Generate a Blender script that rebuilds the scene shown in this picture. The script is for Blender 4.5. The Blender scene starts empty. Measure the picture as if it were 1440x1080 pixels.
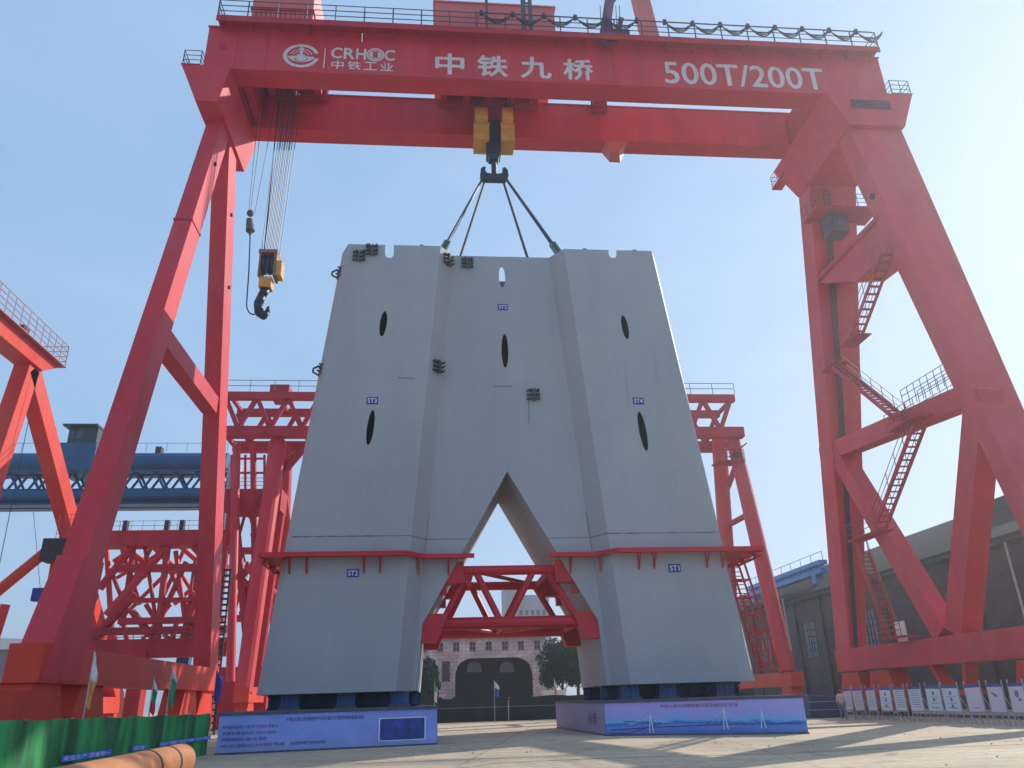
import bpy, bmesh, math, random
from mathutils import Vector, Matrix  # noqa
random.seed(7)
S = bpy.context.scene
COL = S.collection
V = Vector
# ------------------------------------------------------------------ camera
FP = 1074.739
CX, CY = 720.0, 540.0
CAM = V((-3.77, -42.0, 1.65))
ry = V((620 - CX, -(988 - CY), -FP)).normalized()
rx = V((12638 - CX, -(622 - CY), -FP)).normalized()
rx = (rx - rx.dot(ry) * ry).normalized()
rz = rx.cross(ry)
RM = Matrix((rx, ry, rz))
def on(x, y, ax, val):
    """point of the place seen at pixel x,y that lies on the plane axis=val"""
    d = RM @ V((x - CX, -(y - CY), -FP))
    t = (val - CAM[ax]) / d[ax]
    return CAM + t * d
cam = bpy.data.cameras.new('camera'); cam_o = bpy.data.objects.new('camera', cam); COL.objects.link(cam_o)
cam.sensor_width = 36; cam.lens = FP / 1440 * 36; cam.clip_end = 5000; cam.clip_start = .1
cam_o.matrix_world = Matrix.Translation(CAM) @ RM.to_4x4()
S.camera = cam_o
# ------------------------------------------------------------------ light
SUN = V((1, .70, .72)).normalized()
az = math.atan2(SUN.x, SUN.y); el = math.asin(SUN.z)
w = bpy.data.worlds.new("World"); S.world = w; w.use_nodes = True
nt = w.node_tree; bg = nt.nodes['Background']
sky = nt.nodes.new('ShaderNodeTexSky'); sky.sky_type = 'NISHITA'; sky.sun_disc = False
sky.sun_elevation = el; sky.sun_rotation = az
sky.air_density = 1.0; sky.dust_density = 1.2; sky.ozone_density = 1.5; sky.altitude = 0
def vm(op, a, b):
    q = nt.nodes.new('ShaderNodeVectorMath'); q.operation = op
    for i, v_ in enumerate((a, b)):
        if isinstance(v_, tuple): q.inputs[i].default_value = v_
        else: nt.links.new(v_, q.inputs[i])
    return q.outputs[0]
# thin bright veil over the clear sky: the glow round the sun is rolled off and a pale blue veil added
den = vm('MULTIPLY_ADD', sky.outputs[0], (.17, .17, .17)); den.node.inputs[2].default_value = (1, 1, 1)
cmp_ = vm('DIVIDE', sky.outputs[0], den)
tot = vm('ADD', vm('MULTIPLY', cmp_, (.46, .46, .47)), (1.25, 2.12, 3.38))
tcs = nt.nodes.new('ShaderNodeTexCoord'); mps = nt.nodes.new('ShaderNodeMapping'); nt.links.new(tcs.outputs['Generated'], mps.inputs[0]); mps.inputs['Scale'].default_value = (1.3, 1.3, 3.2)
nzs = nt.nodes.new('ShaderNodeTexNoise'); nzs.inputs['Scale'].default_value = 1.8; nzs.inputs['Detail'].default_value = 7; nzs.inputs['Roughness'].default_value = .55; nzs.inputs['Distortion'].default_value = .4; nt.links.new(mps.outputs[0], nzs.inputs[0])
mrs = nt.nodes.new('ShaderNodeMapRange'); mrs.inputs[1].default_value = .38; mrs.inputs[2].default_value = .72; mrs.inputs[3].default_value = 0; mrs.inputs[4].default_value = .16; nt.links.new(nzs.outputs[0], mrs.inputs[0])
mxs = nt.nodes.new('ShaderNodeMix'); mxs.data_type = 'RGBA'; nt.links.new(mrs.outputs[0], mxs.inputs[0]); nt.links.new(tot, mxs.inputs[6]); mxs.inputs[7].default_value = (4.2, 4.7, 5.2, 1)
nt.links.new(mxs.outputs[2], bg.inputs[0]); bg.inputs[1].default_value = 0.15
sl = bpy.data.lights.new('sun', 'SUN'); sl.energy = 3.9; sl.angle = math.radians(.5); sl.color = (1, .93, .82)
so = bpy.data.objects.new('sun', sl); COL.objects.link(so); so.rotation_euler = (-SUN).to_track_quat('-Z', 'Y').to_euler(); so.location = (60, 60, 60)
S.view_settings.view_transform = 'Standard'; S.view_settings.look = 'None'; S.view_settings.exposure = 0.35
S.render.engine = 'CYCLES'
# ------------------------------------------------------------------ materials
MATS = {}
def mat(name, col, rough=.5, var=.12, scale=1.0, grime=0.0, gcol=(.12, .09, .08), metal=0, bump=0.0, spec=.5, streak=False):
    m = bpy.data.materials.new(name); m.use_nodes = True; n = m.node_tree; b = n.nodes['Principled BSDF']
    b.inputs['Roughness'].default_value = rough; b.inputs['Metallic'].default_value = metal
    b.inputs['Specular IOR Level'].default_value = spec
    tc = n.nodes.new('ShaderNodeTexCoord'); mp = n.nodes.new('ShaderNodeMapping')
    n.links.new(tc.outputs['Object'], mp.inputs[0])
    mp.inputs['Scale'].default_value = (scale, scale, scale * (.18 if streak else 1))
    nz = n.nodes.new('ShaderNodeTexNoise'); nz.inputs['Scale'].default_value = .7; nz.inputs['Detail'].default_value = 7; nz.inputs['Roughness'].default_value = .6
    n.links.new(mp.outputs[0], nz.inputs[0])
    rp = n.nodes.new('ShaderNodeMapRange'); rp.inputs[1].default_value = .3; rp.inputs[2].default_value = .7
    rp.inputs[3].default_value = 1 - var; rp.inputs[4].default_value = 1 + var
    n.links.new(nz.outputs[0], rp.inputs[0])
    mx = n.nodes.new('ShaderNodeVectorMath'); mx.operation = 'SCALE'; mx.inputs[0].default_value = col
    n.links.new(rp.outputs[0], mx.inputs['Scale'])
    out = mx.outputs[0]
    if grime:
        n2 = n.nodes.new('ShaderNodeTexNoise'); n2.inputs['Scale'].default_value = 2.3; n2.inputs['Detail'].default_value = 9; n2.inputs['Roughness'].default_value = .72
        n.links.new(mp.outputs[0], n2.inputs[0])
        r2 = n.nodes.new('ShaderNodeMapRange'); r2.inputs[1].default_value = .52; r2.inputs[2].default_value = .78; r2.inputs[4].default_value = grime
        n.links.new(n2.outputs[0], r2.inputs[0])
        mi = n.nodes.new('ShaderNodeMix'); mi.data_type = 'RGBA'; mi.inputs[7].default_value = (*gcol, 1)
        n.links.new(r2.outputs[0], mi.inputs[0]); n.links.new(out, mi.inputs[6]); out = mi.outputs[2]
    n.links.new(out, b.inputs['Base Color'])
    if bump:
        bp = n.nodes.new('ShaderNodeBump'); bp.inputs['Strength'].default_value = bump; bp.inputs['Distance'].default_value = .05
        n3 = n.nodes.new('ShaderNodeTexNoise'); n3.inputs['Scale'].default_value = 3 * scale; n3.inputs['Detail'].default_value = 4
        n.links.new(tc.outputs['Object'], n3.inputs[0]); n.links.new(n3.outputs[0], bp.inputs['Height']); n.links.new(bp.outputs[0], b.inputs['Normal'])
    MATS[name] = m; return m
RED = mat('crane_red_paint', (.60, .042, .055), .5, .16, .8, .28, (.26, .02, .03), streak=True, bump=.06, spec=.25)
RED2 = mat('orange_red_paint', (.66, .045, .022), .5, .15, .8, .35, (.26, .03, .02), streak=True, spec=.25)
RED3 = mat('weathered_crimson_paint', (.46, .028, .038), .55, .22, 1.2, .5, (.15, .025, .03), streak=True, spec=.25)
PRED = mat('platform_red_paint', (.58, .008, .022), .5, .12, 1.5, .2, (.2, .03, .03))
GREY = mat('pale_grey_primer', (.385, .395, .412), .62, .09, .28, .28, (.31, .325, .345), streak=True, bump=.03, spec=.3)
GREYD = mat('weld_seam_grey', (.16, .165, .17), .7, .1, 2)
DARKIN = mat('cavity_shade_dark', (.02, .022, .028), .9, .2, 2)
LUG = mat('mill_steel', (.10, .11, .11), .6, .25, 6, .3, (.05, .05, .05), metal=.3)
def detail_grey(m, bw, rh, rust=.35):
    n = m.node_tree; b = n.nodes['Principled BSDF']; src = b.inputs['Base Color'].links[0].from_socket
    t = n.nodes.new('ShaderNodeTexCoord'); mp = n.nodes.new('ShaderNodeMapping'); n.links.new(t.outputs['Object'], mp.inputs[0]); mp.inputs['Rotation'].default_value = (math.pi / 2, 0, 0)
    bk = n.nodes.new('ShaderNodeTexBrick'); n.links.new(mp.outputs[0], bk.inputs[0]); bk.inputs['Scale'].default_value = 1; bk.inputs['Brick Width'].default_value = bw; bk.inputs['Row Height'].default_value = rh; bk.inputs['Mortar Size'].default_value = .012
    bk.inputs['Color1'].default_value = (1.02, 1.01, 1.0, 1); bk.inputs['Color2'].default_value = (.98, .985, 1.0, 1); bk.inputs['Mortar'].default_value = (.90, .90, .92, 1)
    x = n.nodes.new('ShaderNodeMix'); x.data_type = 'RGBA'; x.blend_type = 'MULTIPLY'; x.inputs[0].default_value = 1; n.links.new(src, x.inputs[6]); n.links.new(bk.outputs[0], x.inputs[7])
    mp2 = n.nodes.new('ShaderNodeMapping'); n.links.new(t.outputs['Object'], mp2.inputs[0]); mp2.inputs['Scale'].default_value = (1.6, 1.6, .12)
    z = n.nodes.new('ShaderNodeTexNoise'); z.inputs['Scale'].default_value = 1.7; z.inputs['Detail'].default_value = 8; z.inputs['Roughness'].default_value = .7; n.links.new(mp2.outputs[0], z.inputs[0])
    r = n.nodes.new('ShaderNodeMapRange'); r.inputs[1].default_value = .60; r.inputs[2].default_value = .78; r.inputs[4].default_value = rust; n.links.new(z.outputs[0], r.inputs[0])
    y = n.nodes.new('ShaderNodeMix'); y.data_type = 'RGBA'; n.links.new(r.outputs[0], y.inputs[0]); n.links.new(x.outputs[2], y.inputs[6]); y.inputs[7].default_value = (.22, .185, .165, 1)
    n.links.new(y.outputs[2], b.inputs['Base Color'])
    z3 = n.nodes.new('ShaderNodeTexNoise'); z3.inputs['Scale'].default_value = .55; z3.inputs['Detail'].default_value = 2; n.links.new(t.outputs['Object'], z3.inputs[0])
    b3 = n.nodes.new('ShaderNodeBump'); b3.inputs['Strength'].default_value = .35; b3.inputs['Distance'].default_value = .12; n.links.new(z3.outputs[0], b3.inputs['Height'])
    if b.inputs['Normal'].links: n.links.new(b.inputs['Normal'].links[0].from_socket, b3.inputs['Normal'])
    n.links.new(b3.outputs[0], b.inputs['Normal'])
detail_grey(GREY, 6.1, 2.9)
def fade(m, col, amt):
    n = m.node_tree; b = n.nodes['Principled BSDF']; src = b.inputs['Base Color'].links[0].from_socket
    t = n.nodes.new('ShaderNodeTexCoord'); z = n.nodes.new('ShaderNodeTexNoise'); z.inputs['Scale'].default_value = .16; z.inputs['Detail'].default_value = 6; z.inputs['Roughness'].default_value = .62; n.links.new(t.outputs['Object'], z.inputs[0])
    r = n.nodes.new('ShaderNodeMapRange'); r.inputs[1].default_value = .45; r.inputs[2].default_value = .68; r.inputs[4].default_value = amt; n.links.new(z.outputs[0], r.inputs[0])
    y = n.nodes.new('ShaderNodeMix'); y.data_type = 'RGBA'; n.links.new(r.outputs[0], y.inputs[0]); n.links.new(src, y.inputs[6]); y.inputs[7].default_value = (*col, 1); n.links.new(y.outputs[2], b.inputs['Base Color'])
    z4 = n.nodes.new('ShaderNodeTexNoise'); z4.inputs['Scale'].default_value = 5; z4.inputs['Detail'].default_value = 9; z4.inputs['Roughness'].default_value = .8; n.links.new(t.outputs['Object'], z4.inputs[0])
    r4 = n.nodes.new('ShaderNodeMapRange'); r4.inputs[1].default_value = .62; r4.inputs[2].default_value = .70; r4.inputs[4].default_value = .55; n.links.new(z4.outputs[0], r4.inputs[0])
    y4 = n.nodes.new('ShaderNodeMix'); y4.data_type = 'RGBA'; n.links.new(r4.outputs[0], y4.inputs[0]); n.links.new(y.outputs[2], y4.inputs[6]); y4.inputs[7].default_value = (.16, .04, .035, 1); n.links.new(y4.outputs[2], b.inputs['Base Color'])
fade(RED, (.58, .09, .11), .6); fade(RED2, (.60, .12, .08), .5)
SIGNB = mat('sign_blue', (.02, .035, .30), .5, .05, 4)
WHITE = mat('white_paint', (.80, .80, .78), .5, .05, 2, .2, (.5, .45, .42))
LETW = mat('faded_white_lettering', (.66, .60, .58), .55, .10, 2, .35, (.5, .25, .25))
ROPE = mat('wire_rope_steel', (.045, .06, .085), .5, .2, 8, metal=.4)
SLING = mat('dark_blue_sling', (.03, .05, .075), .6, .2, 8)
HOOKY = mat('hook_block_yellow', (.62, .33, .05), .5, .15, 2, .4, (.3, .15, .04))
HOOKD = mat('hook_dark_steel', (.03, .045, .07), .45, .2, 3, .3, (.08, .06, .05), metal=.5)
RAILM = mat('railing_dark_steel', (.07, .06, .085), .55, .2, 5)
RAILR = mat('railing_red_steel', (.32, .06, .07), .55, .2, 5)
CABLE = mat('black_rubber_cable', (.025, .03, .04), .6, .2, 5)
BLUE = mat('girder_blue_paint', (.008, .085, .21), .45, .2, .6, .35, (.02, .04, .10), streak=True)
BLUE2 = mat('bright_blue_paint', (.05, .22, .55), .45, .15, .6, .2, (.05, .1, .3))
GREENC = mat('green_machine_cabin', (.012, .04, .04), .5, .2, 2)
GLASSD = mat('dark_window_glass', (.02, .025, .03), .12, .1, 2, spec=.8)
SUPB = mat('support_blue_paint', (.02, .10, .28), .5, .2, 2, .4, (.02, .03, .06))
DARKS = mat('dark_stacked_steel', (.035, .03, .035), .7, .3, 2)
PINK = mat('housing_faded_red', (.58, .12, .11), .5, .12, .8, .25, (.4, .08, .08))
ORP = mat('orange_pipe_paint', (.48, .20, .08), .5, .15, 1.2, .4, (.28, .10, .04))
STRAP = mat('dark_strap', (.03, .02, .02), .7, .1, 3)
FLGW = mat('flag_white_cloth', (.75, .75, .78), .8, .06, 3)
FLGG = mat('flag_green_cloth', (.05, .32, .14), .8, .1, 3)
FLGO = mat('flag_orange_cloth', (.75, .32, .08), .8, .1, 3)
FLGR = mat('flag_red_cloth', (.65, .05, .05), .8, .1, 3)
FLGB = mat('flag_blue_cloth', (.04, .08, .5), .8, .1, 3)
POLE = mat('galvanised_pole', (.5, .5, .52), .4, .1, 3, metal=.5)
BARK = mat('tree_bark', (.09, .07, .05), .9, .2, 4)
LEAF = mat('tree_leaves', (.025, .05, .03), .9, .4, 1.5, spec=.05)
LEAF2 = mat('blue_green_leaves', (.04, .085, .07), .9, .4, 1.5, spec=.05)
NETD = mat('dark_green_netting', (.016, .035, .032), .9, .35, 1.2, .5, (.05, .06, .05))
CONCB = mat('distant_concrete', (.30, .29, .32), .8, .12, .3)
ROOFG = mat('shed_roof_sheet', (.030, .025, .034), .95, .25, .4, .5, (.06, .05, .05), spec=.05)
SKIN = mat('skin', (.45, .26, .18), .6, .05, 5)
SHIRT = mat('pale_pink_shirt', (.62, .45, .50), .8, .1, 6)
TROUS = mat('grey_trousers', (.20, .18, .24), .8, .1, 6)
HAIR = mat('black_hair', (.01, .01, .01), .6, .1, 6)
INKB = mat('printed_dark_blue_ink', (.02, .03, .16), .6, .05, 4)
INKR = mat('printed_magenta_ink', (.35, .03, .16), .6, .05, 4)
TEAL = mat('teal_wall', (.16, .27, .30), .8, .2, .6)
TILE = mat('stone_sill', (.30, .28, .27), .8, .1, 1)

def node_mat(name, rough=.8):
    m = bpy.data.materials.new(name); m.use_nodes = True; n = m.node_tree; b = n.nodes['Principled BSDF']; b.inputs['Roughness'].default_value = rough
    return m, n, b
def ramp(n, src, stops):
    r = n.nodes.new('ShaderNodeValToRGB'); n.links.new(src, r.inputs[0])
    while len(r.color_ramp.elements) < len(stops): r.color_ramp.elements.new(.5)
    for e, (p, c) in zip(r.color_ramp.elements, stops): e.position = p; e.color = (*c, 1)
    return r.outputs[0]
def noise(n, scale, detail=6, rough=.6, vec=None, dist=0):
    z = n.nodes.new('ShaderNodeTexNoise'); z.inputs['Scale'].default_value = scale; z.inputs['Detail'].default_value = detail; z.inputs['Roughness'].default_value = rough; z.inputs['Distortion'].default_value = dist
    if vec is not None: n.links.new(vec, z.inputs[0])
    return z.outputs[0]
def mixc(n, fac, a, b, mode='MIX'):
    x = n.nodes.new('ShaderNodeMix'); x.data_type = 'RGBA'; x.blend_type = mode
    for s, v in ((0, fac), (6, a), (7, b)):
        if isinstance(v, bpy.types.NodeSocket): n.links.new(v, x.inputs[s])
        elif isinstance(v, tuple): x.inputs[s].default_value = (*v, 1)
        else: x.inputs[s].default_value = v
    return x.outputs[2]
def tco(n, scale=(1, 1, 1), rot=(0, 0, 0), kind='Object'):
    t = n.nodes.new('ShaderNodeTexCoord'); m = n.nodes.new('ShaderNodeMapping'); n.links.new(t.outputs[kind], m.inputs[0])
    m.inputs['Scale'].default_value = scale; m.inputs['Rotation'].default_value = rot
    return m.outputs[0]
# concrete yard
GROUND, n, b = node_mat('yard_concrete', .85)
v = tco(n)
base = ramp(n, noise(n, .12, 9, .62, v, .6), [(.32, (.40, .32, .235)), (.5, (.62, .485, .33)), (.68, (.72, .58, .40))])
fine = ramp(n, noise(n, 3.5, 10, .75, v), [(.35, (.72, .72, .72)), (.65, (1.12, 1.12, 1.12))])
c = mixc(n, .85, base, fine, 'MULTIPLY')
vs = tco(n, (.22, 1.6, 1), (0, 0, -.28))
c = mixc(n, ramp(n, noise(n, 1.1, 8, .7, vs, .8), [(.56, (0, 0, 0)), (.66, (.55, .55, .55))]), c, (.20, .175, .16))
bk = n.nodes.new('ShaderNodeTexBrick'); bk.inputs['Scale'].default_value = 1; bk.inputs['Brick Width'].default_value = 9; bk.inputs['Row Height'].default_value = 5.0
bk.inputs['Mortar Size'].default_value = .03; bk.offset = 0; bk.inputs['Color1'].default_value = (1, 1, 1, 1); bk.inputs['Color2'].default_value = (.9, .9, .9, 1); bk.inputs['Mortar'].default_value = (.5, .47, .44, 1)
nv = n.nodes.new('ShaderNodeTexNoise'); nv.inputs['Scale'].default_value = 1.2; nv.inputs['Detail'].default_value = 5
v2 = tco(n, (1, 1, 1), (0, 0, .17)); n.links.new(v2, nv.inputs[0])
ad = n.nodes.new('ShaderNodeVectorMath'); ad.operation = 'MULTIPLY_ADD'; ad.inputs[1].default_value = (.25, .25, 0); n.links.new(nv.outputs[1], ad.inputs[0]); n.links.new(v2, ad.inputs[2])
n.links.new(ad.outputs[0], bk.inputs[0])
c = mixc(n, .9, c, bk.outputs[0], 'MULTIPLY')
c = mixc(n, ramp(n, noise(n, .55, 7, .6, v, 1.5), [(.60, (0, 0, 0)), (.66, (.6, .6, .6))]), c, (.17, .15, .14))
wv = n.nodes.new('ShaderNodeTexWave'); wv.wave_type = 'BANDS'; wv.bands_direction = 'Y'; wv.inputs['Scale'].default_value = .16; wv.inputs['Distortion'].default_value = 3.5; wv.inputs['Detail'].default_value = 3; wv.inputs['Detail Scale'].default_value = .4; n.links.new(tco(n, (.35, 1, 1), (0, 0, .25)), wv.inputs[0])
c = mixc(n, ramp(n, wv.outputs[0], [(.975, (0, 0, 0)), (.995, (.28, .28, .28))]), c, (.15, .125, .11))
n.links.new(c, b.inputs['Base Color'])
bp = n.nodes.new('ShaderNodeBump'); bp.inputs['Strength'].default_value = .5; bp.inputs['Distance'].default_value = .04
n.links.new(noise(n, 5, 9, .7, v), bp.inputs['Height']); n.links.new(bp.outputs[0], b.inputs['Normal'])
# brick walls
def brickmat(name, c1, c2, mort, rot, bw=.9, rh=.3):
    m, n, b = node_mat(name, .9)
    v = tco(n, (1, 1, 1), rot)
    bk = n.nodes.new('ShaderNodeTexBrick'); bk.inputs['Scale'].default_value = 1; bk.inputs['Brick Width'].default_value = bw; bk.inputs['Row Height'].default_value = rh
    bk.inputs['Mortar Size'].default_value = .03; bk.inputs['Color1'].default_value = (*c1, 1); bk.inputs['Color2'].default_value = (*c2, 1); bk.inputs['Mortar'].default_value = (*mort, 1)
    n.links.new(v, bk.inputs[0])
    st = ramp(n, noise(n, .35, 9, .7, v, .5), [(.3, (.5, .48, .5)), (.7, (1.25, 1.2, 1.2))])
    f = ramp(n, noise(n, 4, 8, .8, v), [(.3, (.6, .6, .6)), (.7, (1.3, 1.3, 1.3))])
    c = mixc(n, 1.0, mixc(n, 1.0, bk.outputs[0], st, 'MULTIPLY'), f, 'MULTIPLY')
    n.links.new(c, b.inputs['Base Color']); return m
H = math.pi / 2
BRICK = brickmat('old_dark_brickwork', (.085, .048, .045), (.045, .030, .034), (.09, .075, .08), (H, 0, H))
BRICKX = brickmat('old_dark_brickwork_gable', (.15, .085, .085), (.10, .07, .08), (.13, .12, .13), (H, 0, 0))
STONE = brickmat('weathered_stone_facade', (.72, .66, .65), (.80, .74, .72), (.5, .46, .46), (H, 0, 0), 1.2, .45)
# netting on the near fence: large two-tone patches of cloth
NETG, n, b = node_mat('green_mesh_cloth', .75)
v = tco(n, (.6, .6, .1))
c = ramp(n, noise(n, 1.0, 6, .6, v, .3), [(.38, (.012, .07, .035)), (.48, (.02, .17, .06)), (.58, (.03, .38, .11))])
c = mixc(n, .7, c, ramp(n, noise(n, 30, 4, .7, tco(n)), [(.3, (.6, .6, .6)), (.7, (1.2, 1.2, 1.2))]), 'MULTIPLY')
n.links.new(c, b.inputs['Base Color'])
# printed banner cloths (flat printed pictures): sky, hills and river of the printed landscape
PRINTR, n, b = node_mat('printed_landscape_banner', .5)
v = tco(n, (1, 1, 1), kind='Generated')
vn_ = tco(n, (2.2, 1, .9), kind='Generated')
sx = n.nodes.new('ShaderNodeSeparateXYZ'); n.links.new(v, sx.inputs[0])
nz = noise(n, 1.6, 9, .62, vn_, .8)
ma = n.nodes.new('ShaderNodeMath'); ma.operation = 'MULTIPLY_ADD'; ma.inputs[1].default_value = .62; n.links.new(nz, ma.inputs[0]); sb2 = n.nodes.new('ShaderNodeMath'); sb2.operation = 'SUBTRACT'; sb2.inputs[1].default_value = .14; n.links.new(sx.outputs[2], sb2.inputs[0]); n.links.new(sb2.outputs[0], ma.inputs[2])
c = ramp(n, ma.outputs[0], [(.18, (.03, .13, .70)), (.38, (.10, .28, .80)), (.50, (.03, .14, .62)), (.58, (.14, .48, .82)), (.74, (.34, .38, .85)), (.95, (.42, .38, .80))])
n.links.new(c, b.inputs['Base Color'])
PRINTL = mat('printed_blue_banner', (.25, .34, .82), .5, .16, .8, .3, (.10, .26, .58))
PRINTS = mat('printed_side_banner', (.27, .25, .44), .5, .12, .8, .3, (.30, .18, .36))
PHOTOB = mat('printed_photo_blue', (.02, .05, .30), .5, .5, 3, .5, (.15, .2, .45))
for m_ in (PRINTL, PRINTR, PRINTS):
    n = m_.node_tree; b = n.nodes['Principled BSDF']; v = tco(n, (.9, .9, .35)); q = n.nodes.new('ShaderNodeBump'); q.inputs['Strength'].default_value = .6; q.inputs['Distance'].default_value = .06
    n.links.new(noise(n, 2.2, 4, .6, v, 1.2), q.inputs['Height']); n.links.new(q.outputs[0], b.inputs['Normal'])
    src = b.inputs['Base Color'].links[0].from_socket; sz_ = n.nodes.new('ShaderNodeSeparateXYZ'); n.links.new(tco(n), sz_.inputs[0])
    r = n.nodes.new('ShaderNodeMapRange'); r.inputs[1].default_value = .12; r.inputs[2].default_value = .5; r.inputs[3].default_value = .55; r.inputs[4].default_value = 0; n.links.new(sz_.outputs[2], r.inputs[0])
    mm = n.nodes.new('ShaderNodeMath'); mm.operation = 'MULTIPLY'; n.links.new(r.outputs[0], mm.inputs[0]); n.links.new(noise(n, 2.5, 8, .7, tco(n)), mm.inputs[1])
    n.links.new(mixc(n, mm.outputs[0], src, (.34, .30, .26)), b.inputs['Base Color'])
RIM = mat('plinth_rim_dark', (.06, .07, .13), .6, .3, 3, .4, (.15, .15, .2))
PANELW = mat('board_panel_white', (.66, .72, .82), .5, .06, 2)
PANELP = mat('board_panel_pinkish', (.70, .60, .72), .5, .06, 2)
PANELG = mat('board_panel_greenish', (.60, .74, .74), .5, .06, 2)
HEADV = mat('board_header_violet', (.14, .05, .30), .5, .1, 2)
HEADB = mat('board_header_blue', (.04, .08, .30), .5, .1, 2)
FRAMEM = mat('board_frame_metal', (.38, .36, .42), .45, .1, 2, metal=.4)
# ------------------------------------------------------------------ mesh builder
class MB:
    def __init__(s): s.v = []; s.f = []; s.m = []
    def add(s, vs, fs, mi=0):
        o = len(s.v); s.v += [V(p) for p in vs]; s.f += [[i + o for i in f] for f in fs]; s.m += [mi] * len(fs); return s
    def hexa(s, p, mi=0):  # 4 bottom ccw, 4 top ccw
        return s.add(p, [[3, 2, 1, 0], [4, 5, 6, 7], [0, 1, 5, 4], [1, 2, 6, 5], [2, 3, 7, 6], [3, 0, 4, 7]], mi)
    def box(s, a, b, mi=0):
        x0, x1 = sorted((a[0], b[0])); y0, y1 = sorted((a[1], b[1])); z0, z1 = sorted((a[2], b[2]))
        return s.hexa([(x0, y0, z0), (x1, y0, z0), (x1, y1, z0), (x0, y1, z0), (x0, y0, z1), (x1, y0, z1), (x1, y1, z1), (x0, y1, z1)], mi)
    def beam(s, p, q, w, h=None, side=(1, 0, 0), w2=None, h2=None, mi=0):
        """square beam p->q; w is measured along 'side', h across"""
        p = V(p); q = V(q); h = h or w; w2 = w2 or w; h2 = h2 or h
        d = (q - p).normalized(); sd = V(side); sd = sd - sd.dot(d) * d
        if sd.length < 1e-4: sd = V((0, 1, 0)) - d.y * d
        sd.normalize(); u = sd.cross(d)
        P = []
        for c, a, e in ((p, w, h), (q, w2, h2)):
            P += [c - sd * a / 2 - u * e / 2, c + sd * a / 2 - u * e / 2, c + sd * a / 2 + u * e / 2, c - sd * a / 2 + u * e / 2]
        return s.add(P, [[0, 1, 2, 3], [7, 6, 5, 4], [1, 0, 4, 5], [2, 1, 5, 6], [3, 2, 6, 7], [0, 3, 7, 4]], mi)
    def tube(s, p, q, r, n=8, r2=None, mi=0):
        p = V(p); q = V(q); r2 = r if r2 is None else r2
        d = (q - p); 
        if d.length < 1e-6: return s
        d.normalize(); a = V((0, 0, 1)) if abs(d.z) < .9 else V((1, 0, 0)); x = d.cross(a).normalized(); y = d.cross(x)
        A = [p + (x * math.cos(2 * math.pi * i / n) + y * math.sin(2 * math.pi * i / n)) * r for i in range(n)]
        B = [q + (x * math.cos(2 * math.pi * i / n) + y * math.sin(2 * math.pi * i / n)) * r2 for i in range(n)]
        return s.add(A + B, [[i, (i + 1) % n, n + (i + 1) % n, n + i] for i in range(n)] + [list(range(n))[::-1], list(range(n, 2 * n))], mi)
    def path(s, pts, r, n=6, mi=0):
        for a, b in zip(pts, pts[1:]): s.tube(a, b, r, n, mi=mi)
        return s
    def prism(s, poly, vec, mi=0):
        k = len(poly); P = [V(p) for p in poly]; Q = [p + V(vec) for p in P]
        return s.add(P + Q, [list(range(k))[::-1], list(range(k, 2 * k))] + [[i, (i + 1) % k, k + (i + 1) % k, k + i] for i in range(k)], mi)
    def ball(s, c, r, n=10, m=6, sc=(1, 1, 1), mi=0):
        vs = [(c[0], c[1], c[2] - r * sc[2])]
        for j in range(1, m):
            t = math.pi * j / m - H
            for i in range(n):
                a = 2 * math.pi * i / n
                vs.append((c[0] + r * sc[0] * math.cos(t) * math.cos(a), c[1] + r * sc[1] * math.cos(t) * math.sin(a), c[2] + r * sc[2] * math.sin(t)))
        vs.append((c[0], c[1], c[2] + r * sc[2])); L = len(vs) - 1
        fs = [[0, 1 + (i + 1) % n, 1 + i] for i in range(n)]
        for j in range(m - 2):
            for i in range(n): a = 1 + j * n; fs.append([a + i, a + (i + 1) % n, a + n + (i + 1) % n, a + n + i])
        a = 1 + (m - 2) * n
        fs += [[a + i, a + (i + 1) % n, L] for i in range(n)]
        return s.add(vs, fs, mi)
    def build(s, name, m, parent=None, loc=None, bevel=0, smooth=False, fixn=True):
        ms = m if isinstance(m, (list, tuple)) else [m]
        me = bpy.data.meshes.new(name)
        org = wloc(parent) if parent is not None else V(loc or (0, 0, 0))
        me.from_pydata([p - org for p in s.v], [], s.f); me.update()
        for x in ms: me.materials.append(x)
        me.polygons.foreach_set('material_index', s.m)
        if fixn:
            bm = bmesh.new(); bm.from_mesh(me); bmesh.ops.recalc_face_normals(bm, faces=bm.faces); bm.to_mesh(me); bm.free()
        if smooth: me.polygons.foreach_set('use_smooth', [True] * len(me.polygons))
        o = bpy.data.objects.new(name, me); COL.objects.link(o)
        if parent is not None: o.parent = parent
        else: o.location = org
        if bevel:
            bv = o.modifiers.new('bevel', 'BEVEL'); bv.width = bevel; bv.segments = 2; bv.limit_method = 'ANGLE'; bv.angle_limit = .6
        return o
def wloc(o):
    p = V((0, 0, 0))
    while o is not None: p += o.location; o = o.parent
    return p
def tag(o, label=None, cat=None, group=None, kind=None):
    if label: o['label'] = label
    if cat: o['category'] = cat
    if group: o['group'] = group
    if kind: o['kind'] = kind
    return o
def thing(name, loc, label, cat, group=None):
    o = bpy.data.objects.new(name, None); COL.objects.link(o); o.location = loc; o.empty_display_size = .5
    return tag(o, label, cat, group)
def kids(o): return [c for c in bpy.data.objects if c.parent == o]
def copy_tree(o, loc=None, parent=None, rz=None):
    c = o.copy(); COL.objects.link(c); c.parent = parent
    if loc is not None: c.location = loc
    if rz is not None: c.rotation_euler = (0, 0, rz)
    for k in kids(o): copy_tree(k, None, c)
    return c
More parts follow.
